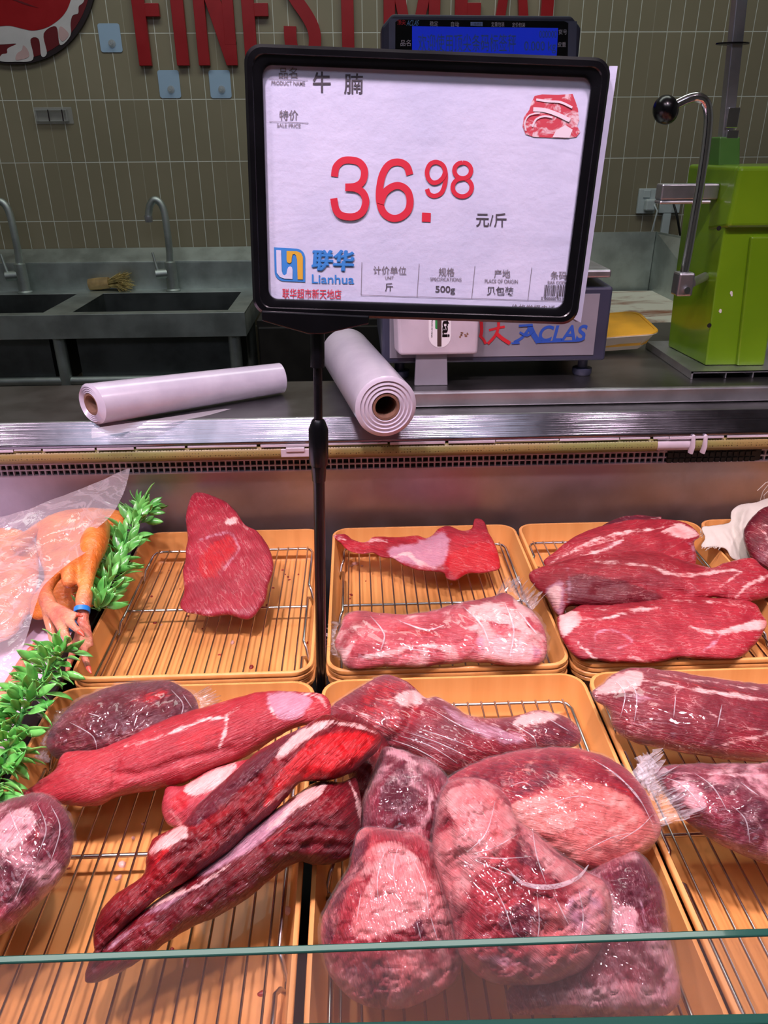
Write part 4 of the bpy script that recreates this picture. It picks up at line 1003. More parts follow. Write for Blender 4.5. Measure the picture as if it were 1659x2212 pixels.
def m_meat(name, c1, c2, marble=.0, patch=.0, fatc=(226, 178, 172), gloss=1.0, dark=(74, 18, 34), bright=(196, 22, 34), fine=1.0, silver=((176, 120, 140), (206, 164, 180))):
    t = NT(name); uv = t.n('ShaderNodeUVMap').outputs[0]; v = t.coord()
    mp = t.n('ShaderNodeMapping', None, Vector=uv, Scale=(55.0, 420.0, 1.0)).outputs[0]
    fib = t.noise(mp, 1.0, 4, .6, .6); big = t.noise(v, 26, 4, .55); mid = t.noise(v, 85, 4, .6); sm = t.noise(v, 260, 3, .6)
    c1 = [x*.93 for x in c1]; c2 = [x*.93 for x in c2]; lite = tuple(min(255, x*1.10 + 5) for x in c1)
    col = t.mix(t.sstep(big, .32, .68), srgb(*c2), srgb(*c1))
    col = t.mix(t.math('MULTIPLY', t.sstep(fib, .52, .74), .38), col, srgb(*lite))
    col = t.mix(t.math('MULTIPLY', t.sstep(fib, .46, .30), .34), col, srgb(*[x*.74 for x in c2]))
    def at(n): return t.n('ShaderNodeAttribute', {'attribute_name': n}).outputs['Fac']
    wob = t.math('ADD', t.math('MULTIPLY_ADD', mid, .9, -.45), t.math('MULTIPLY_ADD', fib, 1.0, -.5))
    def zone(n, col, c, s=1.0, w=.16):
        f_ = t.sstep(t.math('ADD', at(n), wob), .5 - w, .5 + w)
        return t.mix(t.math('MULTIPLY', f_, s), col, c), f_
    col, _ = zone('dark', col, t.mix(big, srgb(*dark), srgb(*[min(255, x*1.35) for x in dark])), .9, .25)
    col, _ = zone('bright', col, t.mix(fib, srgb(*bright), srgb(*[x*.85 for x in bright])), .85, .25)
    col, sv = zone('silver', col, t.mix(mid, srgb(*silver[0]), srgb(*silver[1])), .75, .3)
    fatm = t.mix(t.sstep(mid, .35, .7), srgb(*fatc), srgb(*[x*.55 + y*.45 for x, y in zip(fatc, (240, 214, 204))])); fatm = t.mix(t.sstep(big, .48, .7), fatm, srgb(*[fatc[0], fatc[1]*.80, fatc[2]*.80]))
    mv = t.n('ShaderNodeMapping', None, Vector=uv, Scale=(26.0, 80.0, 1.0)).outputs[0]
    if marble:
        vn = t.noise(mv, 1.0, 4, .6, 1.2); line = t.math('SUBTRACT', 1.0, t.sstep(t.math('ABSOLUTE', t.math('SUBTRACT', vn, .5)), .004, .018))
        col = t.mix(t.math('MULTIPLY', line, t.math('MULTIPLY', t.sstep(big, .42, .6), marble)), col, fatm)
    if patch:
        pn = t.noise(v, 17, 6, .62, .5); pf = t.sstep(pn, .62 - patch*.3, .70 - patch*.24)
        col = t.mix(t.math('MULTIPLY', pf, .72), col, fatm)
    col, ff = zone('fat', col, fatm, .88, .2)
    t.P(Base_Color=col, Roughness=t.math('MULTIPLY_ADD', mid, .22, .36), Coat_Weight=.42*gloss, Coat_Roughness=.06)
    t.b.inputs['Specular IOR Level'].default_value = .32
    t.b.inputs['Subsurface Weight'].default_value = .12; t.b.inputs['Subsurface Radius'].default_value = (.006, .002, .002)
    n1 = t.bump(fib, .9*fine, .0020); n2 = t.bump(sm, .5*fine, .0008, n1); n3 = t.bump(mid, .35, .002, n2)
    t.P(Normal=n3)
    t.set(t.b.inputs['Coat Normal'], n3)
    return t.m
def m_film(name='cling_film', scale=(26, 26, 26), white=.05, k=1.0, rot=0.0):
    t = NT(name); uv = t.n('ShaderNodeUVMap').outputs[0]
    mp = t.n('ShaderNodeMapping', None, Vector=uv, Scale=(22.0, 150.0, 1.0), Rotation=(0, 0, rot)).outputs[0]
    mp2 = t.n('ShaderNodeMapping', None, Vector=uv, Scale=(70.0, 45.0, 1.0), Rotation=(0, 0, rot + .8)).outputs[0]
    w1 = t.noise(mp, 1.0, 4, .55, 1.4); w2 = t.noise(mp2, 1.0, 3, .55, 1.6)
    crease = t.math('ADD', t.math('ABSOLUTE', t.math('SUBTRACT', w1, .5)), t.math('MULTIPLY', t.math('ABSOLUTE', t.math('SUBTRACT', w2, .5)), 1.1))
    nb = t.bump(t.sstep(crease, .0, .075), .9, .0018)
    gl = t.n('ShaderNodeBsdfGlossy', None, Color=(1, 1, 1, 1), Roughness=.06, Normal=nb)
    tr = t.n('ShaderNodeBsdfTransparent', None, Color=(.97, .97, .97, 1))
    df = t.n('ShaderNodeBsdfDiffuse', None, Color=(.9, .87, .9, 1), Normal=nb)
    lw = t.n('ShaderNodeLayerWeight', None, Blend=.35, Normal=nb)
    edge = t.n('ShaderNodeAttribute', {'attribute_name': 'rim'}).outputs['Fac']
    fac = t.math('MULTIPLY_ADD', lw.outputs['Facing'], .035*k, .045*k, clamp=True)
    s1 = t.n('ShaderNodeMixShader', None, _0=fac, _1=tr, _2=gl)
    ridge = t.math('SUBTRACT', 1.0, t.sstep(crease, .01, .06))
    wf = t.math('ADD', t.math('MULTIPLY', edge, .05), t.math('MULTIPLY_ADD', ridge, .035, white*.12), clamp=True)
    s2 = t.n('ShaderNodeMixShader', None, _0=wf, _1=s1, _2=df)
    t.t.links.new(s2.outputs[0], t.out.inputs[0]); return t.m
M_film = m_film()
FILM_LOOSE = m_film('loose_film_edge', white=1.6, k=2.2)
FILM_FOLD = m_film('film_fold', white=2.2, k=2.6)
def set_attr(me, n, vals):
    a = me.attributes.new(n, 'FLOAT', 'POINT'); a.data.foreach_set('value', np.asarray(vals, np.float32))
def set_uv(me, P, ang, c):
    u = me.uv_layers.new(name='UVMap'); a = math.radians(ang); k = .0006
    X = ((P[:, 0]-c[0])*math.cos(a) + (P[:, 1]-c[1])*math.sin(a))*k; Y = (-(P[:, 0]-c[0])*math.sin(a) + (P[:, 1]-c[1])*math.cos(a))*k
    li = np.zeros(len(me.loops), np.int32); me.loops.foreach_get('vertex_index', li)
    u.data.foreach_set('uv', np.stack([X[li], Y[li]], 1).ravel().astype(np.float32))
def blob(name, label, cat, outline, zc, slope, tt, tb, mat_, zones=(), fib=0.0, lump=.0015, lsc=40, fibamp=.0008, relief=(), floor_z=None, step=4.6, rough=2.0, seed=0, flat=0.0, group=None, slx=0.0, parent=None, attrs=True, fatlift=.0012, ridge=.0006):
    o = Outline(outline, step, rough, seed, flat=flat); P = o.P; n = len(P)
    W, D = lay(P, zc, slope, o.c, slx)
    Z = {k: np.zeros(n) for k in ('fat', 'dark', 'bright', 'silver')}
    for z in zones:
        kind, wd, L_ = z[:3]; st = z[3] if len(z) > 3 else 1.0; soft = 8.0 if wd == 'P' else 6.5
        if wd == 'P':
            Lc = catmull(L_, 4); d = dseg(P, Lc, True); sd = np.where(inside(P, Lc), d, -d)
        else:
            en = np.minimum(np.hypot(P[:, 0]-L_[0][0], P[:, 1]-L_[0][1]), np.hypot(P[:, 0]-L_[-1][0], P[:, 1]-L_[-1][1]))
            sd = wd*(.75 + .9*fbm(P[:, 0]/30, P[:, 1]/30, seed + 70, 2))*np.clip(en/28, .3, 1) - dseg(P, catmull(L_, 4, False))
        Z[kind] = np.maximum(Z[kind], np.clip(.5 + sd/(2*soft), 0, 1)*st)
    a = math.radians(fib); X = (P[:, 0]-o.c[0])*math.cos(a) + (P[:, 1]-o.c[1])*math.sin(a); Y = -(P[:, 0]-o.c[0])*math.sin(a) + (P[:, 1]-o.c[1])*math.cos(a)
    fade = np.clip(o.d/14, 0, 1)
    top = tt*o.h + fade*(lump*fbm(P[:, 0]/lsc, P[:, 1]/lsc, seed + 1, 3) + fibamp*fbm(X/70, Y/9, seed + 2, 2)) + fade*ridge*np.exp(-(fbm(P[:, 0]/34 + 7, P[:, 1]/30, seed + 9, 3)/.09)**2)*-1.0 + fade*fatlift*np.clip((Z['fat'] - .35)*1.6, 0, 1)*(1 + .8*fbm(P[:, 0]/14, P[:, 1]/14, seed+3, 2))
    for L_, wd, dep in relief: top = top - fade*dep*np.exp(-(dseg(P, catmull(L_, 4, False))/wd)**2)
    bot = tb*o.h
    V1 = W - D*top[:, None]; V2 = W + D*bot[:, None]
    fz = ZR + .0016 if floor_z is None else floor_z
    V1[:, 2] = np.maximum(V1[:, 2], fz); V2[:, 2] = np.maximum(V2[:, 2], fz)
    idx = np.full(n, -1); k = n
    for i in range(n):
        if o.bd[i]: idx[i] = i
        else: idx[i] = k; k += 1
    V = np.vstack([V1, V2[~o.bd]])
    def flip(f): return f if ((P[f[1]]-P[f[0]])[0]*(P[f[2]]-P[f[0]])[1] - (P[f[1]]-P[f[0]])[1]*(P[f[2]]-P[f[0]])[0]) < 0 else f[::-1]
    Ft = [flip(f) for f in o.F]
    mb = MB(); mb.v = [tuple(v) for v in V]; mb.f = Ft + [tuple(idx[j] for j in f[::-1]) for f in Ft]; mb.mi = [0]*len(mb.f)
    ob = obj(name, mb, mat_, parent, smooth=180, recalc=False)
    me = ob.data; PP = np.vstack([P, P[~o.bd]])
    if attrs:
        for kk, vv in Z.items(): set_attr(me, kk, np.r_[vv, vv[~o.bd]])
    set_uv(me, PP, fib, o.c)
    if label: props(ob, label, cat, group)
    ob_data[ob.name] = (o, W, D, top, tt)
    return ob
ob_data = {}
def wrap(ob, grow=.0022, fib=0.0, amp=.0016, loose=0.0, seed=0, mat_=None, step=7.0):
    """cling film drawn over the upper side of a piece"""
    o, W, D, top, tt = ob_data[ob.name]; P = o.P
    out = (P - o.c); nrm = np.hypot(*out.T)[:, None] + 1e-6
    a = math.radians(fib); X = (P[:, 0]-o.c[0])*math.cos(a) + (P[:, 1]-o.c[1])*math.sin(a); Y = -(P[:, 0]-o.c[0])*math.sin(a) + (P[:, 1]-o.c[1])*math.cos(a)
    hsm = tt*o.h
    hh = np.maximum(hsm, top - .001) + grow + amp*np.abs(fbm(X/55, Y/13, seed + 40, 2))*np.clip(o.d/8, .25, 1)
    V = W - D*hh[:, None]
    g = np.clip(1 - o.d/10, 0, 1)[:, None]
    V = V + np.stack([out[:, 0]/nrm[:, 0], np.zeros(len(P)), -out[:, 1]/nrm[:, 0]*.5], 1)*g*(.0022 + loose*np.abs(fbm(P[:, 0]/18, P[:, 1]/18, seed + 44, 2))[:, None])
    V[:, 2] = np.maximum(V[:, 2], ZR + .0018)
    mb = MB(); mb.v = [tuple(v) for v in V]; mb.f = list(o.F); mb.mi = [0]*len(o.F)
    w_ = obj('cling_film', mb, mat_ or M_film, ob, smooth=180)
    set_uv(w_.data, P, fib, o.c); set_attr(w_.data, 'rim', np.clip(1 - o.d/26, 0, 1))
    return w_
def ruffle(ob, pts, z, length=.02, amp=.006, seed=0, tilt_=(0, 0, .6), nu=60, nv=7):
    """a crumpled free edge of film along a line in the picture lying at height z"""
    rs = random.Random(seed); L_ = catmull(pts, 8, False); q = np.linspace(0, len(L_)-1, nu); A = np.stack([np.interp(q, range(len(L_)), L_[:, 0]), np.interp(q, range(len(L_)), L_[:, 1])], 1)
    base = [PZ(x, y, z) for x, y in A]; cen = PZ(*ob_data[ob.name][0].c, z); V = []
    for i, b in enumerate(base):
        o_ = (b - cen); o_.z = 0; o_.normalize(); tn = (base[min(i+1, nu-1)] - base[max(i-1, 0)]).normalized()
        l_ = length*(.45 + .75*rs.random()); ph = rs.uniform(-1, 1)
        for k in range(nv):
            t_ = k/(nv-1); w_ = amp*t_*(ph + .5*rs.uniform(-1, 1))
            V.append(b + (o_ + Vector(tilt_)*1.0).normalized()*l_*t_ + tn*w_*.8 + Vector((0, 0, 1))*w_*.9 + o_*rs.uniform(-1, 1)*.0016)
    fs = [(i*nv+k, (i+1)*nv+k, (i+1)*nv+k+1, i*nv+k+1) for i in range(nu-1) for k in range(nv-1)]
    mb = MB(); mb.add(V, fs); r_ = obj('film_ruffle', mb, FILM_LOOSE, ob, smooth=25)
    PP = np.array([(A[i][0] + k*5, A[i][1] + k*9) for i in range(nu) for k in range(nv)]); set_uv(r_.data, PP, 70, PP.mean(0)); set_attr(r_.data, 'rim', np.tile(np.linspace(.3, 1, nv), nu))

def folds(ob, lines, w=3.0, lift=.0042, seed=0):
    """narrow folds of film standing on the wrapped surface"""
    o, W, D, top, tt = ob_data[ob.name]; m = MB(); pp = []
    for L_ in lines:
        C = catmull(L_, 6, False); k = len(C); V = []
        for i, c in enumerate(C):
            d = C[min(i+1, k-1)] - C[max(i-1, 0)]; d = d/np.hypot(*d); nn = np.array((-d[1], d[0])); wd = w*(.25 + math.sin(math.pi*i/(k-1)))*.5
            for s_, l_ in ((-1, 0), (0, 1), (1, 0)):
                q = c + nn*wd*s_; j = np.argmin(np.hypot(*(o.P - q).T)); dr = rays(q[None])[0]; dr /= np.linalg.norm(dr)
                tj = np.linalg.norm(W[j] - CAM) - max(top[j], tt*o.h[j]) - lift - .0012*l_
                V.append(Vector(CAM + dr*tj)); pp.append(q)
        # smooth the heights along the fold
        m.add(V, [(3*i+a, 3*i+3+a, 3*i+4+a, 3*i+1+a) for i in range(k-1) for a in (0, 1)])
    f_ = obj('film_fold', m, FILM_FOLD, ob, smooth=180); set_uv(f_.data, np.array(pp), 20, np.mean(pp, 0)); set_attr(f_.data, 'rim', np.full(len(pp), .6))
MEAT_A = m_meat('beef_red', (176, 44, 62), (152, 30, 48), marble=.35)
MEAT_B = m_meat('beef_fresh', (184, 34, 48), (150, 20, 36), marble=.2)
MEAT_C = m_meat('beef_pink', (206, 84, 92), (176, 48, 62), marble=.4, patch=.42)
MEAT_D = m_meat('shank_red', (174, 38, 52), (146, 24, 40), marble=.28, dark=(86, 14, 26))
MEAT_P = m_meat('shank_purple', (122, 20, 38), (88, 12, 30), marble=.3)
MEAT_F = m_meat('fillet_pale', (188, 52, 62), (164, 34, 46), marble=.2)
MEAT_X = m_meat('brisket_dark', (156, 8, 22), (108, 4, 18), marble=.1, dark=(72, 16, 30), bright=(214, 10, 22), gloss=1.2, fine=1.3)
MEAT_Y = m_meat('brisket_wet', (130, 10, 26), (92, 6, 20), marble=.15, gloss=1.3, fine=1.3)
MEAT_Z = m_meat('wrapped_fatty', (184, 54, 66), (138, 24, 42), marble=.3, patch=.62, fatc=(216, 128, 128))
MEAT_Q = m_meat('wrapped_round', (178, 40, 56), (140, 24, 44), marble=.6, patch=.36, fatc=(228, 134, 124), silver=((214, 98, 92), (232, 146, 136)))
MEAT_W = m_meat('wrapped_shank', (150, 24, 42), (114, 14, 32), marble=.6)
MEAT_V = m_meat('wrapped_mixed', (146, 40, 60), (108, 22, 44), marble=.5, patch=.5, fatc=(212, 150, 158))

# --- back row
A_ = blob('beef_steak', 'thick dark red steak leaning alone in the tray left of the sign pole', 'meat',
    [(420,1066),(440,1065),(480,1080),(510,1105),(530,1133),(558,1150),(580,1180),(590,1215),(591,1235),(580,1265),(576,1290),(560,1320),(540,1337),(518,1336),(490,1328),(460,1332),(430,1329),(400,1322),(388,1305),(398,1277),(395,1250),(400,1205),(405,1160),(402,1115),(410,1082)], .865, .30, .017, .018, MEAT_A,
    [('bright', 'P', [(440,1185),(480,1160),(505,1160),(513,1190),(480,1228),(470,1248),(432,1252),(425,1220)], .62), ('silver', 1, [(432,1165),(470,1155),(497,1150),(516,1185),(500,1208),(476,1240)]), ('fat', 'P', [(484,1130),(500,1118),(512,1120),(505,1132)]), ('fat', 2, [(512,1125),(535,1142)]), ('fat', 1, [(400,1323),(460,1333),(520,1337)])],
    fib=60, flat=1.6, seed=1, relief=[([(432,1165),(497,1150),(516,1185),(476,1240)], 8, .0012), ([(405,1290),(470,1285),(560,1275)], 12, .0015)])
B_ = blob('beef_scrap', 'thin ragged beef scrap with a curled tail in the tray right of the sign pole', 'meat',
    [(720,1157),(745,1154),(764,1166),(790,1171),(806,1160),(830,1159),(860,1161),(900,1157),(925,1162),(952,1140),(975,1138),(1000,1146),(1019,1140),(1026,1120),(1044,1124),(1056,1150),(1068,1170),(1080,1208),(1078,1229),(1050,1238),(1010,1240),(985,1254),(965,1251),(957,1238),(930,1234),(900,1231),(870,1221),(850,1208),(825,1204),(805,1195),(780,1197),(750,1189),(736,1174)], .845, .12, .014, .012, MEAT_B,
    [('fat', 9, [(722,1158),(745,1164)]), ('fat', 7, [(775,1170),(812,1166),(835,1170)]), ('silver', 'P', [(840,1185),(900,1172),(945,1152),(968,1160),(965,1200),(945,1226),(900,1222),(850,1206)]), ('fat', 4, [(850,1205),(880,1195),(905,1215),(950,1228)]), ('bright', 'P', [(965,1205),(1010,1180),(1062,1172),(1080,1225),(1030,1235),(985,1252)])],
    fib=15, flat=1.0, seed=2, step=5, lump=.003, lsc=24, relief=[([(760,1182),(830,1185),(880,1190)], 6, .004), ([(960,1150),(962,1245)], 5, .003)])
C_ = blob('wrapped_beef', 'film wrapped pale pink cut lying below the ragged scrap', 'meat',
    [(745,1330),(775,1318),(820,1324),(870,1327),(930,1320),(1000,1300),(1060,1290),(1092,1280),(1122,1300),(1150,1320),(1172,1350),(1181,1385),(1178,1418),(1160,1435),(1100,1438),(1030,1431),(960,1435),(900,1442),(830,1441),(780,1446),(748,1440),(734,1415),(722,1390),(735,1355)], .865, .42, .030, .030, MEAT_C,
    [('fat', 8, [(760,1425),(840,1410),(900,1395),(960,1400),(1000,1425)], .8), ('fat', 'P', [(1010,1310),(1080,1300),(1130,1330),(1150,1380),(1090,1350),(1020,1340)], .75), ('silver', 'P', [(1030,1375),(1110,1380),(1170,1400),(1150,1425),(1050,1415)], .7), ('dark', 8, [(1000,1360),(1060,1370)], .6), ('bright', 10, [(840,1360),(930,1370),(1010,1370)], .65)],
    fib=5, seed=3, lump=.004, lsc=45, flat=.8, ridge=.0025)
wrap(C_, fib=35, seed=3, amp=.003, loose=.004)
folds(C_, [[(800,1330),(830,1370),(820,1410)],[(860,1340),(920,1360),(960,1350)],[(1000,1310),(1040,1350),(1060,1400)],[(1090,1300),(1110,1360),(1100,1420)],[(870,1400),(940,1410)],[(1120,1320),(1160,1370)]])
ruffle(C_, [(1070,1290),(1100,1278),(1125,1296),(1150,1318)], .893, .022, .007, 31, (0, .1, .9))
ruffle(C_, [(735,1345),(722,1375),(724,1395),(735,1420)], .845, .012, .005, 32, (0, 0, .3), 40)
D0 = blob('beef_shank', 'dark purple shank end peeping out behind the unwrapped shanks', 'meat',
    [(1295,1142),(1335,1118),(1378,1112),(1420,1116),(1428,1114),(1430,1132),(1440,1160),(1400,1172),(1310,1170)], .872, .25, .018, .02, MEAT_P, [('fat', 6, [(1400,1125),(1428,1118)], .8), ('dark', 'P', [(1295,1142),(1335,1118),(1390,1113),(1390,1160),(1310,1168)], .7)], fib=10, seed=4)
D1 = blob('beef_shank', 'rearmost of three red shanks, streaked with long white lines, beside the cheesecloth', 'meat',
    [(1175,1218),(1200,1190),(1230,1165),(1270,1145),(1320,1131),(1370,1122),(1430,1122),(1470,1126),(1498,1140),(1512,1158),(1500,1172),(1505,1208),(1490,1240),(1430,1250),(1330,1252),(1230,1250)], .868, .34, .026, .028, MEAT_D,
    [('fat', 2.5, [(1205,1205),(1280,1168),(1350,1150),(1430,1140)]), ('fat', 1.5, [(1190,1215),(1260,1183),(1330,1162)]), ('fat', 4, [(1255,1200),(1300,1190),(1345,1165)]), ('silver', 5, [(1300,1188),(1340,1170)]), ('fat', 'P', [(1430,1148),(1470,1132),(1508,1155),(1480,1162),(1450,1155)]), ('silver', 2, [(1480,1172),(1495,1180),(1498,1205)])],
    fib=-14, seed=5, relief=[([(1205,1208),(1280,1172),(1350,1154)], 7, .0015)])
D2 = blob('beef_shank', 'long red shank with a white tendon tip, middle of the three unwrapped shanks', 'meat',
    [(1142,1240),(1165,1225),(1210,1214),(1260,1200),(1330,1192),(1390,1190),(1430,1195),(1470,1209),(1510,1220),(1540,1225),(1570,1214),(1620,1206),(1645,1222),(1680,1250),(1680,1280),(1640,1296),(1612,1302),(1585,1298),(1540,1291),(1480,1300),(1400,1306),(1330,1311),(1270,1311),(1228,1312),(1213,1331),(1196,1318),(1180,1290),(1155,1268)], .872, .40, .031, .030, MEAT_D,
    [('silver', 'P', [(1180,1275),(1205,1256),(1216,1266),(1217,1310),(1208,1332),(1193,1312)], 1), ('fat', 'P', [(1184,1278),(1203,1262),(1212,1275),(1206,1318),(1195,1308)]), ('fat', 3, [(1285,1212),(1345,1218),(1400,1222),(1440,1236),(1490,1243),(1560,1234),(1600,1228)]), ('fat', 2, [(1520,1291),(1560,1264),(1602,1234)]), ('fat', 4, [(1590,1290),(1620,1262),(1672,1240)]), ('dark', 'P', [(1228,1245),(1300,1245),(1360,1258),(1430,1285),(1400,1304),(1300,1310),(1230,1308)], .85), ('silver', 3, [(1226,1228),(1230,1260),(1228,1300)], .8)],
    fib=4, seed=6, relief=[([(1290,1275),(1380,1262),(1480,1285)], 12, .006), ([(1270,1215),(1400,1226),(1500,1247)], 6, .0015)])
D3 = blob('beef_shank', 'flat cut red shank with broad white sinews, frontmost of the three unwrapped', 'meat',
    [(1204,1335),(1225,1324),(1260,1306),(1300,1307),(1350,1303),(1420,1295),(1480,1288),(1540,1291),(1600,1296),(1632,1304),(1645,1325),(1656,1346),(1648,1370),(1625,1400),(1595,1422),(1540,1426),(1470,1422),(1420,1431),(1350,1433),(1290,1427),(1250,1424),(1226,1400),(1210,1372)], .858, .20, .026, .022, MEAT_D,
    [('fat', 'P', [(1208,1332),(1236,1320),(1258,1335),(1238,1358),(1215,1376)]), ('fat', 4, [(1235,1334),(1300,1336),(1360,1322),(1420,1312)]), ('bright', 5, [(1300,1328),(1360,1315),(1400,1305)], .8), ('fat', 1.5, [(1260,1312),(1350,1318),(1440,1298)], .8), ('fat', 1.5, [(1440,1296),(1540,1300),(1620,1310)], .8),
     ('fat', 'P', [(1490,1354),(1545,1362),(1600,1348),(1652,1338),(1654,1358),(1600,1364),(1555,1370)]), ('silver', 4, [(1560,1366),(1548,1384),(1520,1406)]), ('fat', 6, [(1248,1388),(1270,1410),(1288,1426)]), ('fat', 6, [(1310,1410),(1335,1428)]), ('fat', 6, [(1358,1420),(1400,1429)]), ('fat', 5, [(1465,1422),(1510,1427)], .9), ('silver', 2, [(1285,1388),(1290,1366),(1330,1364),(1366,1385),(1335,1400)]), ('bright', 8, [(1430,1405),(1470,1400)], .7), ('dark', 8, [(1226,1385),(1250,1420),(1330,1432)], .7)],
    fib=4, flat=2.2, seed=7, relief=[([(1235,1342),(1300,1344),(1420,1320)], 6, .0012), ([(1270,1405),(1400,1412),(1480,1408)], 10, .002)])
def m_cloth():
    t = NT('cheesecloth'); v = t.coord(); a = t.coord(scale=(900, 900, 900)); ck = t.n('ShaderNodeTexVoronoi', None, Vector=v, Scale=900.0, Randomness=.1).outputs['Distance']
    t.P(Base_Color=t.mix(t.noise(v, 30, 4), srgb(180, 172, 158), srgb(208, 202, 190)), Roughness=.9, Normal=t.bump(ck, .4, .0006)); return t.m
M_cloth = m_cloth()
clo = blob('cheesecloth', 'crumpled white cheesecloth hanging over the tray corner by the purple meat roll', 'cloth',
    [(1517,1140),(1535,1136),(1562,1132),(1578,1126),(1580,1105),(1598,1090),(1630,1086),(1700,1078),(1700,1180),(1640,1215),(1600,1212),(1580,1203),(1566,1185),(1540,1182),(1515,1181),(1522,1160)], .868, .30, .010, .004, M_cloth, fib=60, seed=8, step=4, rough=2.5, lump=.004, lsc=22, floor_z=.83, attrs=False,
    relief=[([(1590,1100),(1582,1140),(1600,1200)], 6, .007), ([(1612,1095),(1600,1140),(1618,1190)], 5, -.007), ([(1560,1140),(1580,1165),(1590,1205)], 5, -.005), ([(1540,1145),(1560,1175)], 4, .004)])
m = MB(); rs = random.Random(4)
for k in range(34):
    t_ = k/33; x, y = (1516 + rs.uniform(-2, 5), 1143 + 38*t_) if k < 14 else (1518 + (k-14)*2.4, 1181 + rs.uniform(-1, 3))
    p = PZ(x, y, .862); m.tube([p, p + Vector((-.004*rs.random() - .001, -.004*rs.random(), -.003*rs.random()))], .0004, 4)
for q in ([(1640,1088),(1648,1062),(1659,1048)], [(1652,1090),(1650,1070),(1662,1058)], [(1636,1060),(1655,1042),(1668,1040)]): m.tube([PY(x, y, 1.09) for x, y in q], .0006, 5)
obj('frayed_threads', m, M_cloth, clo)
blob('meat_roll', 'purple red meat roll on cheesecloth at the right edge', 'meat', [(1606,1165),(1613,1132),(1640,1102),(1672,1092),(1725,1110),(1750,1170),(1720,1225),(1662,1232),(1625,1212)], .885, .45, .034, .034, MEAT_P,
    [('fat', 3, [(1625,1130),(1650,1150),(1665,1180)], .8), ('fat', 9, [(1635,1106),(1660,1100)], .7), ('fat', 3, [(1640,1130),(1660,1135)], .8)], fib=30, seed=9)

# --- front row, left tray
F1 = blob('wrapped_beef', 'dark wine red cut in crinkled film at the rear left of the front tray', 'meat',
    [(100,1600),(128,1552),(170,1512),(230,1486),(300,1472),(362,1472),(400,1488),(422,1508),(428,1535),(405,1555),(370,1585),(320,1610),(250,1630),(180,1638),(125,1640)], .858, .42, .034, .030, MEAT_P,
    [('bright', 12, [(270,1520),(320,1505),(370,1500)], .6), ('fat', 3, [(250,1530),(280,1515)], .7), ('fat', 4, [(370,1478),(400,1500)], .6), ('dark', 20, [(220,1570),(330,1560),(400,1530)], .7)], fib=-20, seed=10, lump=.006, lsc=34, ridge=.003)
wrap(F1, fib=-50, seed=10, amp=.005, loose=.007)
folds(F1, [[(370,1490),(395,1520),(390,1550)],[(150,1560),(200,1590),(210,1625)],[(395,1500),(415,1530)],[(190,1540),(215,1548)]], 2.0)
ruffle(F1, [(418,1500),(432,1520),(425,1545),(405,1562)], .862, .020, .006, 33, (.3, 0, .4))
ruffle(F1, [(140,1535),(108,1580),(98,1610),(110,1645)], .838, .016, .006, 34, (0, 0, .2))
F2 = blob('beef_fillet', 'long pale red fillet with white end lying across the front left tray', 'meat',
    [(42,1722),(78,1692),(118,1662),(140,1626),(200,1620),(260,1600),(320,1570),(380,1545),(450,1525),(520,1504),(575,1492),(630,1494),(690,1497),(713,1515),(715,1545),(690,1562),(640,1572),(600,1592),(540,1630),(470,1662),(400,1690),(330,1708),(260,1720),(205,1742),(140,1738),(88,1742)], .868, .42, .034, .030, MEAT_F,
    [('fat', 3, [(270,1612),(340,1594),(400,1570),(450,1553),(486,1551)]), ('fat', 5, [(490,1550),(486,1580),(474,1614)]), ('silver', 'P', [(575,1512),(600,1495),(650,1498),(672,1515),(650,1545),(605,1553)]), ('fat', 6, [(580,1508),(590,1540),(600,1552)]), ('fat', 8, [(650,1497),(690,1505),(705,1530)], .95), ('fat', 4, [(488,1545),(520,1525)]), ('dark', 4, [(690,1535),(665,1545)], .8), ('bright', 'P', [(380,1595),(470,1562),(478,1600),(400,1630)], .5)],
    fib=-24, seed=11, relief=[([(230,1668),(300,1672),(400,1640),(500,1618)], 9, .004), ([(255,1650),(245,1700)], 7, .0025), ([(486,1555),(474,1614)], 7, .001)])
F3c = blob('beef_trim', 'pale fatty trim end poking out from beneath the dark folded brisket', 'meat',
    [(350,1742),(360,1702),(398,1696),(450,1665),(502,1648),(560,1640),(560,1690),(480,1740),(420,1790),(372,1786),(352,1766)], .862, .35, .022, .022, MEAT_C, [('fat', 'P', [(400,1700),(470,1660),(510,1650),(490,1680),(430,1720)]), ('bright', 'P', [(370,1720),(410,1710),(400,1750),(370,1750)], .8)], fib=-40, seed=12, lump=.004, lsc=26)
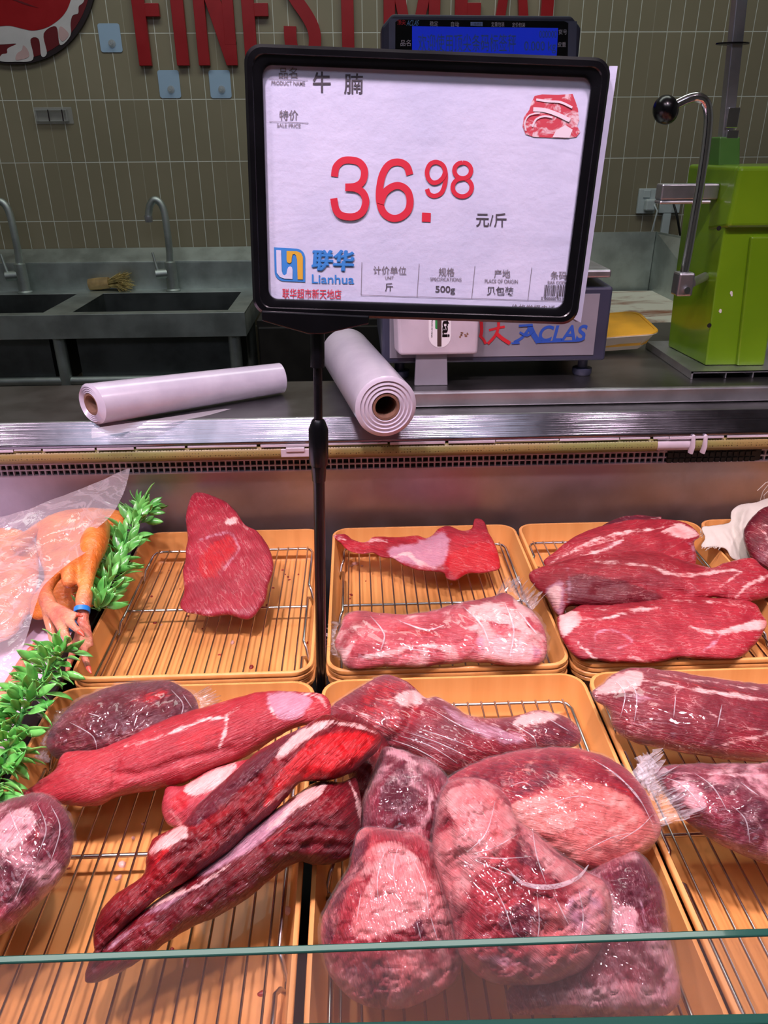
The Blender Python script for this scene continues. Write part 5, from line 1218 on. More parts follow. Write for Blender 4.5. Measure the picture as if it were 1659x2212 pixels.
F3b = blob('beef_brisket', 'wet maroon brisket with silvery skin, lower piece under the bright red flap', 'meat',
    [(640,1715),(690,1688),(740,1688),(768,1680),(781,1730),(779,1790),(768,1838),(735,1862),(680,1868),(645,1862),(600,1888),(540,1938),(480,1975),(430,1996),(372,2028),(330,2058),(270,2095),(200,2124),(182,2110),(205,2050),(260,2000),(330,1950),(400,1900),(470,1850),(540,1790),(600,1745)], .876, .50, .038, .034, MEAT_Y,
    [('silver', 'P', [(420,1885),(480,1842),(540,1792),(600,1748),(640,1728),(620,1765),(560,1822),(515,1850),(440,1892)]), ('fat', 'P', [(620,1742),(650,1710),(700,1694),(695,1715),(640,1748),(575,1795)]), ('fat', 7, [(290,1975),(350,1945),(430,1912),(495,1868)]), ('silver', 8, [(300,1985),(380,1940),(470,1890)], .8), ('silver', 5, [(235,2050),(290,2005),(340,1990)], .8), ('fat', 3, [(755,1688),(774,1735),(781,1790)]), ('silver', 6, [(420,1950),(440,1930)], .7), ('bright', 4, [(510,1850),(600,1805),(640,1770)], .7)],
    fib=-42, seed=13, fibamp=.003, ridge=.0015, lump=.003, relief=[([(620,1800),(690,1790),(775,1800)], 10, .004), ([(600,1830),(690,1825),(770,1830)], 8, .003), ([(330,1975),(450,1915),(560,1830)], 8, .003), ([(210,2090),(300,2020)], 8, .004)])
F3a = blob('beef_brisket', 'bright red brisket flap with dark rear edge, upper of the two brisket pieces', 'meat',
    [(520,1655),(560,1622),(610,1592),(650,1572),(700,1545),(740,1555),(790,1566),(822,1588),(816,1620),(790,1645),(762,1668),(720,1684),(690,1688),(650,1690),(628,1712),(590,1755),(540,1796),(500,1836),(440,1878),(400,1906),(340,1940),(290,1985),(240,2030),(212,2064),(202,2040),(207,1990),(245,1935),(308,1892),(316,1850),(330,1815),(350,1800),(395,1778),(430,1735),(478,1690)], .902, .46, .030, .028, MEAT_X,
    [('dark', 'P', [(395,1775),(435,1730),(480,1690),(540,1640),(610,1592),(650,1572),(625,1602),(570,1660),(510,1712),(430,1780)]), ('fat', 'P', [(600,1625),(640,1585),(690,1560),(720,1558),(690,1580),(645,1608),(605,1640)]), ('bright', 'P', [(640,1630),(690,1590),(760,1580),(810,1592),(780,1640),(710,1678),(640,1690),(590,1735),(570,1735),(600,1680)], .9), ('fat', 'P', [(322,1845),(340,1818),(385,1785),(405,1790),(400,1810),(360,1830)], .95), ('bright', 8, [(395,1790),(350,1840),(330,1880)], .7), ('fat', 4, [(715,1560),(770,1568),(815,1585)]), ('fat', 5, [(640,1690),(600,1720),(580,1740)], .9)],
    fib=-45, seed=14, fibamp=.003, ridge=.002, lump=.0035, lsc=34, relief=[([(480,1710),(540,1690),(600,1640)], 8, .004), ([(400,1790),(470,1760),(560,1680)], 9, .004), ([(320,1870),(420,1830),(520,1760)], 9, .003), ([(600,1630),(640,1600),(700,1575)], 7, .002)])
F4 = blob('wrapped_beef', 'film wrapped fatty knuckle at the lower left corner of the front tray', 'meat',
    [(-40,1752),(0,1735),(40,1720),(92,1714),(130,1738),(155,1778),(159,1830),(142,1880),(112,1922),(64,1970),(10,2015),(-70,2060),(-120,1960),(-110,1820)], .875, .45, .036, .034, MEAT_V,
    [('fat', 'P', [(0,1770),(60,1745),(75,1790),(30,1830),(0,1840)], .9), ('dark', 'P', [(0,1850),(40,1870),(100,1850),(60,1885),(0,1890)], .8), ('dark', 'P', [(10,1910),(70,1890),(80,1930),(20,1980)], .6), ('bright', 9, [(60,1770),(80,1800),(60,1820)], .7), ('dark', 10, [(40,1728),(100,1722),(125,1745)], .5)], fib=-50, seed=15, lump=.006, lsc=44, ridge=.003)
wrap(F4, fib=60, seed=15, amp=.003, loose=.003)
folds(F4, [[(80,1735),(100,1790),(80,1850)],[(110,1740),(130,1790),(110,1860)],[(20,1750),(40,1800)],[(60,1880),(30,1950)]], 2.4)

# --- front row, middle tray
G1 = blob('wrapped_beef', 'film wrapped red cut at the back of the fatty heap', 'meat',
    [(715,1530),(740,1508),(770,1488),(805,1468),(840,1459),(880,1473),(918,1506),(945,1505),(980,1524),(1010,1545),(1060,1551),(1110,1547),(1160,1534),(1210,1543),(1246,1568),(1256,1600),(1235,1614),(1160,1624),(1100,1642),(1050,1662),(1000,1680),(950,1680),(900,1650),(850,1620),(800,1600),(750,1580),(720,1560)], .870, .45, .034, .032, MEAT_W,
    [('bright', 'P', [(760,1540),(800,1480),(850,1465),(900,1500),(900,1560),(840,1590),(790,1575)], .45), ('fat', 'P', [(850,1500),(900,1490),(920,1508),(870,1530)], .8), ('fat', 5, [(880,1530),(950,1510),(1030,1550),(1080,1570)], .7), ('silver', 'P', [(960,1525),(1040,1560),(1130,1590),(1100,1610),(1000,1570)], .7), ('fat', 'P', [(1110,1556),(1160,1536),(1215,1545),(1180,1560),(1120,1570)], .85), ('dark', 'P', [(1140,1572),(1200,1558),(1250,1585),(1220,1612),(1150,1610)], .55), ('fat', 8, [(810,1560),(850,1545)], .7), ('fat', 7, [(735,1520),(790,1545),(850,1580)], .6)],
    fib=22, seed=16, lump=.004, lsc=55, relief=[([(900,1500),(880,1570),(830,1610)], 14, .006), ([(1090,1555),(1120,1620)], 12, .004)])
wrap(G1, fib=25, seed=16, amp=.004, loose=.002)
folds(G1, [[(845,1598),(900,1618),(965,1655)],[(865,1590),(930,1612),(990,1650)],[(880,1582),(950,1606),(1020,1640)],[(905,1575),(970,1595),(1050,1628)],[(930,1530),(1000,1570),(1060,1590)],[(1100,1560),(1150,1590),(1160,1615)],[(1180,1550),(1230,1580)]], 2.2)
F5 = blob('beef_trim', 'dark red trim wedged between the red flap and the wrapped heap', 'meat', [(690,1560),(745,1540),(800,1560),(835,1600),(850,1640),(830,1700),(790,1760),(760,1790),(745,1740),(755,1680),(720,1630)], .872, .35, .026, .03, MEAT_Y,
    [('fat', 5, [(800,1690),(785,1740),(775,1790)], .9), ('bright', 10, [(820,1620),(810,1660)], .7)], fib=-60, seed=17, lump=.005, lsc=30)
G5 = blob('wrapped_beef', 'film wrapped red cut at the front right bottom of the heap, behind the glass', 'meat',
    [(1250,1900),(1300,1870),(1340,1850),(1376,1840),(1410,1878),(1435,1940),(1445,2010),(1460,2080),(1470,2150),(1440,2192),(1350,2200),(1200,2192),(1112,2192),(1094,2162),(1110,2120),(1180,2090),(1240,2020),(1260,1950)], .862, .38, .032, .030, MEAT_V,
    [('dark', 'P', [(1320,1880),(1380,1850),(1410,1900),(1400,1960),(1340,1950)], .7), ('fat', 8, [(1300,1900),(1360,1860)], .7), ('fat', 'P', [(1320,1970),(1370,1960),(1375,2010),(1330,2020)], .9), ('dark', 'P', [(1390,1970),(1430,1960),(1440,2020),(1400,2030)], .6), ('silver', 6, [(1385,1950),(1395,2000)], .9), ('fat', 'P', [(1130,2160),(1260,2130),(1400,2120),(1440,2170),(1300,2190)], .6)], fib=70, seed=18, lump=.006, lsc=48, ridge=.003)
wrap(G5, fib=20, seed=18, amp=.003)
G2 = blob('wrapped_beef', 'large round pink joint in film at the upper right of the heap', 'meat',
    [(950,1700),(1000,1662),(1060,1636),(1130,1621),(1200,1614),(1268,1622),(1330,1645),(1380,1688),(1410,1738),(1429,1790),(1405,1832),(1352,1862),(1290,1882),(1230,1870),(1170,1840),(1100,1810),(1030,1780),(965,1740)], .886, .40, .040, .036, MEAT_Q,
    [('dark', 'P', [(965,1702),(1060,1648),(1200,1626),(1250,1642),(1180,1700),(1100,1730),(1020,1742)], .5), ('silver', 'P', [(1110,1742),(1200,1702),(1300,1692),(1390,1752),(1412,1802),(1340,1852),(1250,1862),(1150,1812)], .85), ('bright', 'P', [(1210,1690),(1300,1680),(1370,1710),(1360,1750),(1260,1740)], .45), ('fat', 'P', [(1100,1740),(1180,1720),(1250,1760),(1220,1800),(1140,1790)], .9), ('fat', 8, [(1250,1830),(1330,1790),(1390,1760)], .9), ('fat', 7, [(1290,1870),(1370,1840),(1420,1800)], .8), ('fat', 5, [(1230,1625),(1290,1650),(1350,1690)], .6)], fib=12, seed=19, lump=.004, lsc=60, ridge=.0018)
wrap(G2, fib=35, seed=19, amp=.0028, loose=.002)
folds(G2, [[(1100,1700),(1130,1690),(1150,1700)],[(1280,1640),(1340,1680),(1390,1740)],[(1300,1650),(1370,1710),(1410,1780)],[(1330,1820),(1380,1790),(1410,1760)],[(1180,1740),(1250,1720),(1320,1740)],[(1260,1840),(1320,1810),(1360,1800)]], 2.4)
ruffle(G2, [(1362,1668),(1395,1705),(1418,1745),(1430,1785)], .885, .034, .009, 35, (.4, .3, .5))
G3u = blob('wrapped_beef', 'dark purple film wrapped cut with fatty edges, left middle of the heap', 'meat',
    [(815,1640),(832,1615),(862,1618),(900,1632),(940,1652),(970,1690),(975,1750),(960,1810),(930,1850),(860,1850),(800,1840),(775,1800),(785,1740),(800,1690)], .888, .40, .032, .030, MEAT_V,
    [('dark', 'P', [(830,1690),(870,1650),(910,1660),(905,1720),(870,1760),(820,1740)], .85), ('fat', 8, [(825,1630),(860,1628),(900,1650)], .9), ('bright', 5, [(822,1640),(850,1632)], .7), ('silver', 7, [(865,1760),(880,1750)], .9), ('fat', 8, [(930,1700),(925,1760),(900,1800)], .8)], fib=80, seed=20, lump=.007, lsc=36, ridge=.003)
wrap(G3u, fib=-10, seed=20, amp=.003)
G3l = blob('wrapped_beef', 'film wrapped cut with broad pale fat and purple rim, front left of the heap', 'meat',
    [(772,1800),(800,1786),(850,1792),(900,1800),(945,1830),(980,1880),(992,1950),(1002,2040),(985,2115),(925,2158),(850,2182),(772,2166),(715,2112),(696,2052),(694,1990),(720,1932),(752,1880),(762,1840)], .876, .42, .038, .034, MEAT_Z,
    [('dark', 'P', [(700,2000),(720,1935),(755,1880),(770,1805),(800,1795),(790,1860),(750,1930),(730,2000),(710,2060)], .75), ('dark', 'P', [(890,2000),(930,1960),(975,1970),(985,2040),(930,2040)], .8), ('fat', 'P', [(810,1830),(860,1820),(920,1880),(930,1950),(870,2010),(780,2030),(760,1980),(800,1900)], .9), ('dark', 'P', [(720,2100),(800,2080),(900,2090),(980,2080),(920,2150),(840,2178),(760,2150)], .5), ('bright', 4, [(740,2010),(760,1960)], .6)], fib=75, seed=21, lump=.006, lsc=48, ridge=.0035)
wrap(G3l, fib=60, seed=21, amp=.0028)
folds(G3l, [[(860,1830),(850,1880),(860,1940)],[(830,1840),(815,1900),(820,1960)],[(890,1850),(920,1920),(925,1980)],[(900,1990),(910,2030)],[(930,1980),(945,2030)],[(780,1930),(770,1990)]], 2.2)
G4 = blob('wrapped_beef', 'film wrapped lump with yellowish fat on top, centre of the heap', 'meat',
    [(955,1706),(985,1684),(1025,1680),(1060,1692),(1095,1722),(1118,1772),(1155,1800),(1205,1840),(1262,1880),(1308,1908),(1322,1958),(1312,2010),(1290,2060),(1250,2100),(1180,2125),(1100,2128),(1035,2110),(992,2060),(975,1985),(955,1910),(935,1850),(938,1790)], .905, .44, .042, .038, MEAT_Z,
    [('fat', 'P', [(980,1700),(1050,1700),(1110,1760),(1110,1810),(1060,1840),(1000,1800),(965,1740)], .95), ('dark', 'P', [(1130,1800),(1200,1840),(1270,1895),(1220,1910),(1150,1880),(1110,1850)], .75), ('dark', 'P', [(1080,1970),(1140,1950),(1190,1970),(1200,2020),(1130,2030),(1080,2010)], .85), ('silver', 'P', [(1230,1940),(1290,1920),(1310,1980),(1270,2040),(1220,2010)], .85), ('dark', 7, [(985,1850),(1000,1900),(1020,1920)], .8), ('bright', 5, [(1000,1700),(1025,1690)], .7), ('silver', 10, [(1000,2060),(1100,2080),(1200,2070)], .6)], fib=40, seed=22, lump=.008, lsc=42, ridge=.004, relief=[([(980,1850),(1010,1905),(1060,1930)], 12, .006), ([(1070,1850),(1120,1920),(1200,1950)], 10, .004)])
wrap(G4, fib=50, seed=22, amp=.0035, loose=.002)
folds(G4, [[(1095,1875),(1130,1908),(1190,1916),(1245,1898),(1272,1868)]], 9.0, .006)
folds(G4, [[(1010,1840),(1050,1800),(1070,1730)],[(1020,1845),(1070,1830),(1120,1800)],[(1020,1850),(1080,1855),(1150,1850)],[(1025,1858),(1090,1885),(1130,1900)],[(1060,1900),(1090,1960),(1110,2020)],[(1160,1930),(1165,1990),(1160,2040)],[(1150,1790),(1160,1850),(1180,1910)],[(1200,1940),(1230,2000)],[(1250,1920),(1260,1990),(1240,2060)]], 2.4)
# --- front row, right tray
H1 = blob('wrapped_beef', 'film wrapped red shank with a broad white band, rear of the right front tray', 'meat',
    [(1279,1495),(1300,1478),(1330,1455),(1375,1443),(1440,1448),(1540,1464),(1640,1477),(1730,1490),(1730,1640),(1659,1647),(1600,1644),(1500,1630),(1420,1615),(1360,1600),(1326,1572),(1314,1535),(1288,1515)], .872, .48, .038, .036, MEAT_W,
    [('fat', 'P', [(1285,1495),(1325,1460),(1370,1448),(1390,1462),(1370,1490),(1320,1500)]), ('fat', 5, [(1370,1465),(1450,1480),(1540,1495),(1659,1512)]), ('fat', 2, [(1420,1458),(1540,1474),(1659,1492)], .8), ('bright', 3, [(1400,1458),(1500,1478),(1640,1500)], .6), ('fat', 2, [(1490,1510),(1570,1560),(1659,1580)], .8), ('fat', 3, [(1540,1615),(1600,1600),(1670,1585)], .9), ('fat', 2, [(1340,1590),(1400,1610),(1480,1625)], .8), ('silver', 10, [(1350,1500),(1420,1510)], .6), ('dark', 14, [(1330,1560),(1450,1590),(1560,1610)], .35)], fib=12, seed=23)
wrap(H1, fib=8, seed=23, amp=.0022, loose=.001)
folds(H1, [[(1330,1470),(1350,1500),(1340,1550)],[(1350,1465),(1375,1500),(1370,1560)],[(1460,1500),(1455,1550)],[(1560,1520),(1550,1570)]], 2.4)
H2 = blob('wrapped_beef', 'film wrapped marbled shank, front of the two in the right front tray', 'meat',
    [(1414,1664),(1440,1655),(1490,1650),(1560,1650),(1640,1650),(1730,1655),(1730,1870),(1659,1866),(1590,1842),(1520,1802),(1470,1762),(1440,1722),(1424,1692)], .872, .48, .036, .034, MEAT_V,
    [('fat', 4, [(1430,1668),(1520,1672),(1659,1676)], .9), ('bright', 4, [(1540,1658),(1659,1662)], .6), ('fat', 'P', [(1450,1690),(1500,1690),(1530,1740),(1490,1750)], .8), ('dark', 'P', [(1520,1690),(1600,1680),(1590,1720),(1530,1715)], .7), ('dark', 'P', [(1600,1740),(1659,1730),(1659,1800),(1610,1790)], .7), ('bright', 4, [(1470,1745),(1530,1790),(1600,1830)], .6), ('dark', 12, [(1520,1780),(1600,1820),(1659,1840)], .6)], fib=15, seed=24, lump=.004, ridge=.002)
wrap(H2, fib=-25, seed=24, amp=.0025, loose=.002)
folds(H2, [[(1440,1680),(1480,1700),(1520,1750)],[(1500,1670),(1540,1700),(1570,1750)],[(1580,1740),(1610,1770),(1620,1820)],[(1600,1690),(1640,1720)]], 2.4)
ruffle(H2, [(1440,1722),(1420,1690),(1412,1665),(1428,1656)], .852, .018, .006, 36, (-.3, 0, .4), 40)
# ------------------------------------------------------------------ poultry under a plastic sheet, left of the trays
def m_skin():
    t = NT('chicken_skin'); v = t.coord(); pos = t.n('ShaderNodeNewGeometry').outputs['Position']
    y = t.n('ShaderNodeSeparateXYZ', None, Vector=pos).outputs[1]
    nz = t.noise(v, 30, 5, .6); wr = t.noise(t.coord(scale=(1, 2.2, 1)), 90, 4, .6, 1.0)
    body = t.mix(t.sstep(nz, .3, .7), srgb(204, 102, 24), srgb(224, 142, 64))
    foot = t.mix(t.sstep(nz, .35, .65), srgb(208, 116, 94), srgb(222, 156, 118))
    f_ = t.sstep(t.math('ADD', y, t.math('MULTIPLY_ADD', nz, .06, -.03)), .85, .77)
    t.P(Base_Color=t.mix(f_, body, foot), Roughness=.38, Coat_Weight=.3, Subsurface_Weight=.1, Normal=t.bump(wr, .8, .0035))
    t.b.inputs['Subsurface Radius'].default_value = (.006, .003, .001); return t.m
M_skin = m_skin()
M_claw = simple('claw_red', srgb(222, 96, 72), .35, var=.1)
M_band = simple('blue_band', srgb(36, 128, 214), .35, var=.04)
M_sheetw = simple('white_board', srgb(226, 206, 226), .45, var=.03)
wb = obj('white_board', MB().box(-1.1, -.386, .40, 1.095, .7725, .812), M_sheetw, bevel=.003)
props(wb, 'white board under the plucked chickens, left of the black rail', 'board')
def ptube(mb, pts, n=14):
    """tapered limb through (px, py, z, half width in pixels)"""
    P = [PZ(x, y, z) for x, y, z, r in pts]
    R = [r/F*float(np.dot(np.array(p) - CAM, _f)) for p, (x, y, z, r) in zip(P, pts)]
    C4 = catmull([(*p, r) for p, r in zip(P, R)], 4, False)
    q = [Vector(c[:3]) for c in C4]; r = [max(c[3], .0012) for c in C4]
    d0 = (q[0]-q[1]).normalized(); d1 = (q[-1]-q[-2]).normalized()
    q = [q[0]+d0*r[0]*.8, q[0]+d0*r[0]*.5] + q + [q[-1]+d1*r[-1]*.5, q[-1]+d1*r[-1]*.8]; r = [r[0]*.3, r[0]*.8] + r + [r[-1]*.8, r[-1]*.3]
    mb.tube(q, r, n)
def join_remesh(ob, vox=.0028, it=4):
    m_ = ob.modifiers.new('fuse', 'REMESH'); m_.mode = 'VOXEL'; m_.voxel_size = vox; m_.use_smooth_shade = True
    s_ = ob.modifiers.new('soften', 'SMOOTH'); s_.factor = .5; s_.iterations = it
def bird(name, label, outline, zc, slope, tt, tb, limbs, claws, bands=(), seed=0, floor=.813, group='plucked chickens', cat='chicken', relief=()):
    body = blob(name, '', '', outline, zc, slope, tt, tb, M_skin, seed=seed, lump=.004, lsc=40, floor_z=floor, attrs=False, fibamp=.001, relief=relief) if outline else None
    m = MB()
    if body:
        org = ORG[body.name]; m.v = [tuple(v.co + org) for v in body.data.vertices]; m.f = [tuple(p.vertices) for p in body.data.polygons]; m.mi = [0]*len(m.f)
        bpy.data.objects.remove(body)
    for l_ in limbs: ptube(m, l_)
    ob = obj(name, m, M_skin, smooth=180, recalc=False); join_remesh(ob); props(ob, label, cat, group)
    for c in claws:
        m = MB(); ptube(m, c, 10); obj('claw', m, M_claw, ob, smooth=180)
    for (x, y, z, r, ax) in bands:
        c = PZ(x, y, z); k = r/F*float(np.dot(np.array(c) - CAM, _f))
        obj('leg_band', MB().lathe(c, ax, [(-.0028, k*.8), (-.0032, k), (.0032, k), (.0028, k*.8), (-.0028, k*.8)], 28), M_band, ob, smooth=40)
    return ob
bird('plucked_chicken', 'plucked orange chicken with blue leg bands beside the rear green garland',
     [(95,1250),(78,1190),(82,1135),(120,1108),(180,1098),(240,1099),(270,1113),(266,1150),(254,1195),(240,1240),(218,1290),(190,1322),(150,1336),(112,1335),(72,1338),(60,1300)], .872, .34, .034, .034,
     [[(212,1140,.915,26),(203,1175,.925,30),(193,1220,.915,20),(187,1260,.905,15),(182,1290,.895,18),(180,1310,.890,16),(181,1330,.882,12),(176,1360,.872,14),(178,1385,.865,13)],
      [(178,1385,.865,11),(181,1410,.860,9),(187,1430,.858,8),(192,1446,.856,6)], [(172,1372,.866,11),(162,1395,.858,9),(152,1425,.850,8),(145,1450,.846,6)], [(182,1340,.878,10),(192,1370,.868,8),(197,1395,.862,6)],
      [(125,1230,.905,20),(110,1255,.905,14),(98,1280,.902,16),(103,1300,.898,18),(112,1318,.894,17)],
      [(100,1300,.893,12),(104,1335,.884,11),(113,1370,.872,10),(118,1405,.862,7)], [(112,1318,.896,13),(128,1345,.892,12),(143,1375,.886,10),(157,1408,.878,6)],
      [(118,1315,.898,12),(140,1332,.900,11),(158,1352,.900,9),(175,1367,.898,7)], [(112,1308,.900,11),(135,1318,.904,10),(155,1326,.905,8),(170,1329,.905,6)],
      [(160,1200,.912,14),(150,1230,.915,18),(148,1260,.910,14)]],
     [[(191,1442,.857,6),(194,1449,.856,4),(197,1454,.855,1.5)], [(172,1365,.899,6.5),(178,1370,.898,4),(181,1374,.897,1.5)], [(168,1328,.906,5.5),(174,1330,.905,3),(177,1331,.905,1.5)], [(118,1402,.863,5.5),(120,1412,.860,3),(121,1416,.859,1.2)]],
     [(177,1319,.888,17, (0.1, -.8, -.45)), (156,1352,.885,12, (.5, -.6, -.3))], seed=51, relief=[([(150,1215),(140,1260),(150,1300)], 8, .006), ([(170,1205),(165,1250),(175,1290)], 6, .005), ([(235,1120),(250,1150)], 10, .005)])
bird('plucked_chicken', 'plucked chicken lying wholly under the plastic sheet at the left edge',
     [(-150,1190),(-60,1150),(20,1140),(70,1160),(85,1210),(80,1270),(60,1330),(20,1380),(-60,1400),(-150,1380)], .858, .30, .030, .030, [[(40,1180,.9,16),(70,1150,.895,12),(110,1120,.89,9)]], [], seed=52)
bird('plucked_chicken', 'plucked chicken shank pointing up beside the front green garland', [(-200,1600),(-120,1540),(-40,1560),(-10,1640),(-40,1760),(-150,1800)], .850, .3, .03, .03,
     [[(-60,1640,.86,36),(-15,1570,.868,30),(10,1520,.873,25),(35,1465,.878,17),(55,1425,.882,12),(68,1402,.885,8)]],
     [[(66,1405,.885,7.5),(71,1397,.886,5),(77,1385,.887,1.5)]], seed=53)
def m_sheet():
    t = NT('plastic_sheet'); v = t.coord(); n1 = t.noise(t.coord(scale=(1, 1, 1), rot=(0, 0, .7)), 16, 4, .55, 1.6); n2 = t.noise(v, 60, 3, .5, .8)
    cr = t.math('ABSOLUTE', t.math('SUBTRACT', n1, .5)); nb = t.bump(cr, .8, .006, t.bump(n2, .2, .002))
    tr = t.n('ShaderNodeBsdfTransparent', None, Color=(.96, .93, .96, 1)); df = t.n('ShaderNodeBsdfDiffuse', None, Color=(.92, .86, .93, 1), Normal=nb)
    tl = t.n('ShaderNodeBsdfTranslucent', None, Color=(.92, .86, .93, 1), Normal=nb); gl = t.n('ShaderNodeBsdfGlossy', None, Color=(1, 1, 1, 1), Roughness=.09, Normal=nb)
    a = t.n('ShaderNodeMixShader', None, _0=.35, _1=df, _2=tl); ridge = t.math('SUBTRACT', 1.0, t.sstep(cr, .0, .06))
    lw = t.n('ShaderNodeLayerWeight', None, Blend=.3, Normal=nb)
    b = t.n('ShaderNodeMixShader', None, _0=t.math('MULTIPLY_ADD', ridge, .12, .24), _1=tr, _2=a)
    c = t.n('ShaderNodeMixShader', None, _0=t.math('MULTIPLY_ADD', lw.outputs['Facing'], .14, .05), _1=b, _2=gl)
    t.t.links.new(c.outputs[0], t.out.inputs[0]); return t.m
so = Outline([(-140,1120),(-60,1122),(0,1117),(40,1106),(62,1100),(110,1080),(165,1060),(225,1035),(276,1012),(279,1022),(272,1050),(258,1085),(236,1118),(205,1146),(192,1170),(186,1192),(150,1216),(116,1244),(90,1272),(76,1310),(62,1360),(48,1400),(25,1445),(0,1468),(-60,1500),(-140,1520)], 6, 1.0, 61, k=5)
Ws, Ds = lay(so.P, .925, .17, so.c)
dd = .010*fbm(so.P[:, 0]/60 + so.P[:, 1]/90, so.P[:, 1]/45, 62, 3) + .006*fbm((so.P[:, 0]+so.P[:, 1])/26, (so.P[:, 0]-so.P[:, 1])/80, 63, 2) - .018*np.clip((1105 - so.P[:, 1])/60, 0, 1)
Vs = Ws - Ds*dd[:, None]; Vs[:, 1] = np.minimum(Vs[:, 1], 1.104)
m = MB(); m.v = [tuple(v) for v in Vs]; m.f = list(so.F); m.mi = [0]*len(so.F)
sh = obj('plastic_sheet', m, m_sheet(), smooth=180, recalc=False)
props(sh, 'crinkled clear plastic sheet thrown over the plucked chickens, one corner standing up', 'plastic sheet')

# ------------------------------------------------------------------ green plastic garlands along the rail
def m_leaf():
    t = NT('green_plastic_leaf'); v = t.coord(); nz = t.noise(v, 40, 3)
    t.P(Base_Color=t.mix(t.sstep(nz, .3, .7), srgb(66, 158, 62), srgb(122, 206, 100)), Roughness=.3, Coat_Weight=.35, Coat_Roughness=.15)
    t.b.inputs['Subsurface Weight'].default_value = .08; return t.m
M_leaf = m_leaf(); M_stem = simple('green_stem', srgb(60, 130, 60), .4)
def garland(label, path, n, seed, spread=1.0):
    rs = random.Random(seed); C = [Vector(c) for c in catmull([PZ(x, y, z) for x, y, z in path], 8, False)]
    th = thing('leaf_garland', label, 'garland', C[len(C)//2] - Vector((0, 0, .02)), 'green plastic garlands')
    obj('stem', MB().tube(C, .0028, 8), M_stem, th, smooth=60)
    m = MB()
    for i in range(n):
        u = (i + rs.random())/n*(len(C)-1.001); k = int(u); p = C[k].lerp(C[k+1], u-k); tan = (C[min(k+1, len(C)-1)] - C[k]).normalized()
        side = tan.cross(Vector((0, 0, 1))).normalized(); up = side.cross(tan)
        q = rs.uniform(-1.75, 1.75); out = (side*math.sin(q) + up*math.cos(q)).normalized()
        d = (out*rs.uniform(.75, 1.1) + tan*rs.uniform(-.15, .9)).normalized()
        L_ = rs.uniform(.021, .033)*spread; Wd = L_*rs.uniform(.145, .19)
        b = p + out*rs.uniform(.002, .012)
        s = d.cross(out + Vector((rs.uniform(-.6, .6), rs.uniform(-.6, .6), rs.uniform(-.3, .6)))).normalized(); nn = s.cross(d)
        vs = [b]; prof = ((.12, .35), (.3, .85), (.5, 1.0), (.7, .78), (.87, .4))
        for t_, w_ in prof:
            cx_ = b + d*L_*t_ - nn*L_*.10*(t_*t_)
            vs += [cx_ - s*Wd*w_ + nn*Wd*w_*.42, cx_, cx_ + s*Wd*w_ + nn*Wd*w_*.42]
        vs.append(b + d*L_ - nn*L_*.13)
        fs = [(0, 2, 1), (0, 3, 2)]
        for r in range(4):
            o_ = 1 + 3*r; fs += [(o_, o_+1, o_+4, o_+3), (o_+1, o_+2, o_+5, o_+4)]
        fs += [(13, 14, 16), (14, 15, 16)]
        m.add(vs, fs); m.tube([p, b], .0008, 4)
    f = obj('foliage', m, M_leaf, th, smooth=180, recalc=False)
    s_ = f.modifiers.new('thickness', 'SOLIDIFY'); s_.thickness = .0007
    return th
garland('rear green plastic leaf garland between the orange chicken and the steak tray', [(213,1318,.868),(225,1285,.876),(248,1230,.882),(272,1175,.886),(295,1125,.890),(312,1095,.893)], 180, 71)
garland('front green plastic leaf garland at the lower left by the chicken shank', [(135,1405,.880),(105,1450,.884),(75,1495,.886),(45,1550,.886),(20,1610,.884),(0,1670,.880),(-25,1740,.876)], 190, 72)

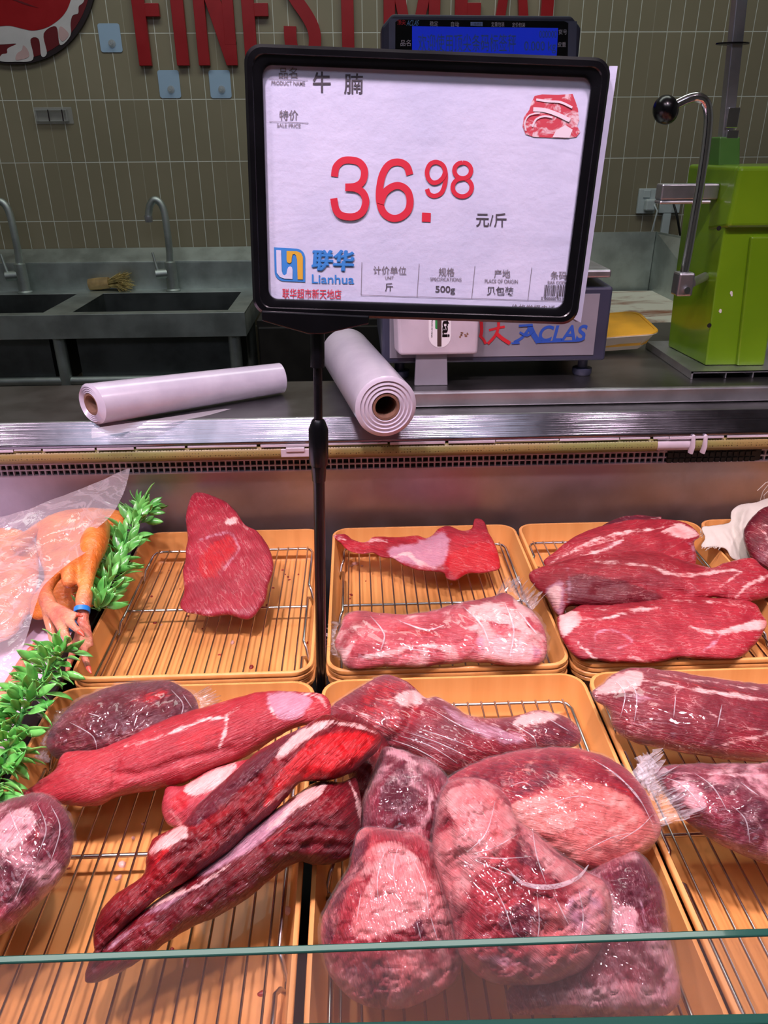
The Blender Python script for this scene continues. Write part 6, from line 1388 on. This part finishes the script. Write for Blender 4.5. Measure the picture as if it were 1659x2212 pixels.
# ------------------------------------------------------------------ crumbs of meat and a drop of blood on the tray floors
M_crumb = simple('meat_crumb', srgb(150, 40, 36), .4, var=.3, vs=200, coat=.3)
M_crumbf = simple('fat_crumb', srgb(226, 176, 160), .4, var=.1, vs=200, coat=.3)
def crumbs(label, pts, mat_):
    m = MB(); rs = random.Random(len(pts))
    for x, y, r in pts:
        c = PZ(x, y, ZT + .0018); r_ = r*.0006; c.z = ZT + .0016
        e = rs.uniform(.5, .9); a0 = rs.uniform(0, 3)
        ring = lambda z, k: [c + Vector((math.cos(a0)*math.cos(q)*r_*k*(1+.25*math.sin(3*q)) - math.sin(a0)*math.sin(q)*r_*e*k, math.sin(a0)*math.cos(q)*r_*k + math.cos(a0)*math.sin(q)*r_*e*k, z)) for q in np.linspace(0, 6.283, 10, endpoint=False)]
        m.rings([ring(0, 1), ring(r_*.35, .85), ring(r_*.55, .4)])
    o = obj('meat_crumbs', m, mat_, smooth=60); props(o, label, 'crumbs'); o['kind'] = 'stuff'
rs = random.Random(9)
crumbs('dark red crumbs scattered on the floor of the single steak tray', [(rs.uniform(290, 660), rs.uniform(1230, 1430), rs.uniform(2, 5)) for k in range(22)] + [(543,1441,7),(671,1208,6),(405,1331,4)], M_crumb)
crumbs('pale fat crumbs on the floor of the single steak tray', [(502,1388,7),(384,1252,4),(347,1350,4)], M_crumbf)
crumbs('dark red crumbs on the floor of the ragged scrap tray', [(759,1285,5),(755,1293,4),(700,1260,3),(790,1255,3),(742,1280,3)], M_crumb)
crumbs('pink fat crumbs on the floor of the ragged scrap tray', [(768,1218,10),(760,1222,6),(975,1262,5),(782,1222,4)], M_crumbf)
crumbs('pale fat crumbs on the floor of the front left tray', [(264,1867,7),(256,1896,6),(402,2078,9),(288,1810,4),(622,1968,9),(308,1780,3)], M_crumbf)
crumbs('dark red crumbs on the floor of the front left tray', [(148,1876,3),(566,2146,6),(310,1778,2),(372,2050,3)], M_crumb)
m = MB(); c = PZ(671, 1388, ZT + .0016)
m.lathe(c, (0, 0, 1), [(0, .0056), (.0006, .005), (.0009, .003), (.0010, .0001)], 20)
props(obj('blood_drop', m, simple('blood', srgb(150, 14, 10), .1, coat=1.0), smooth=60), 'small glossy red blood drop on the steak tray floor near the pole', 'blood drop')
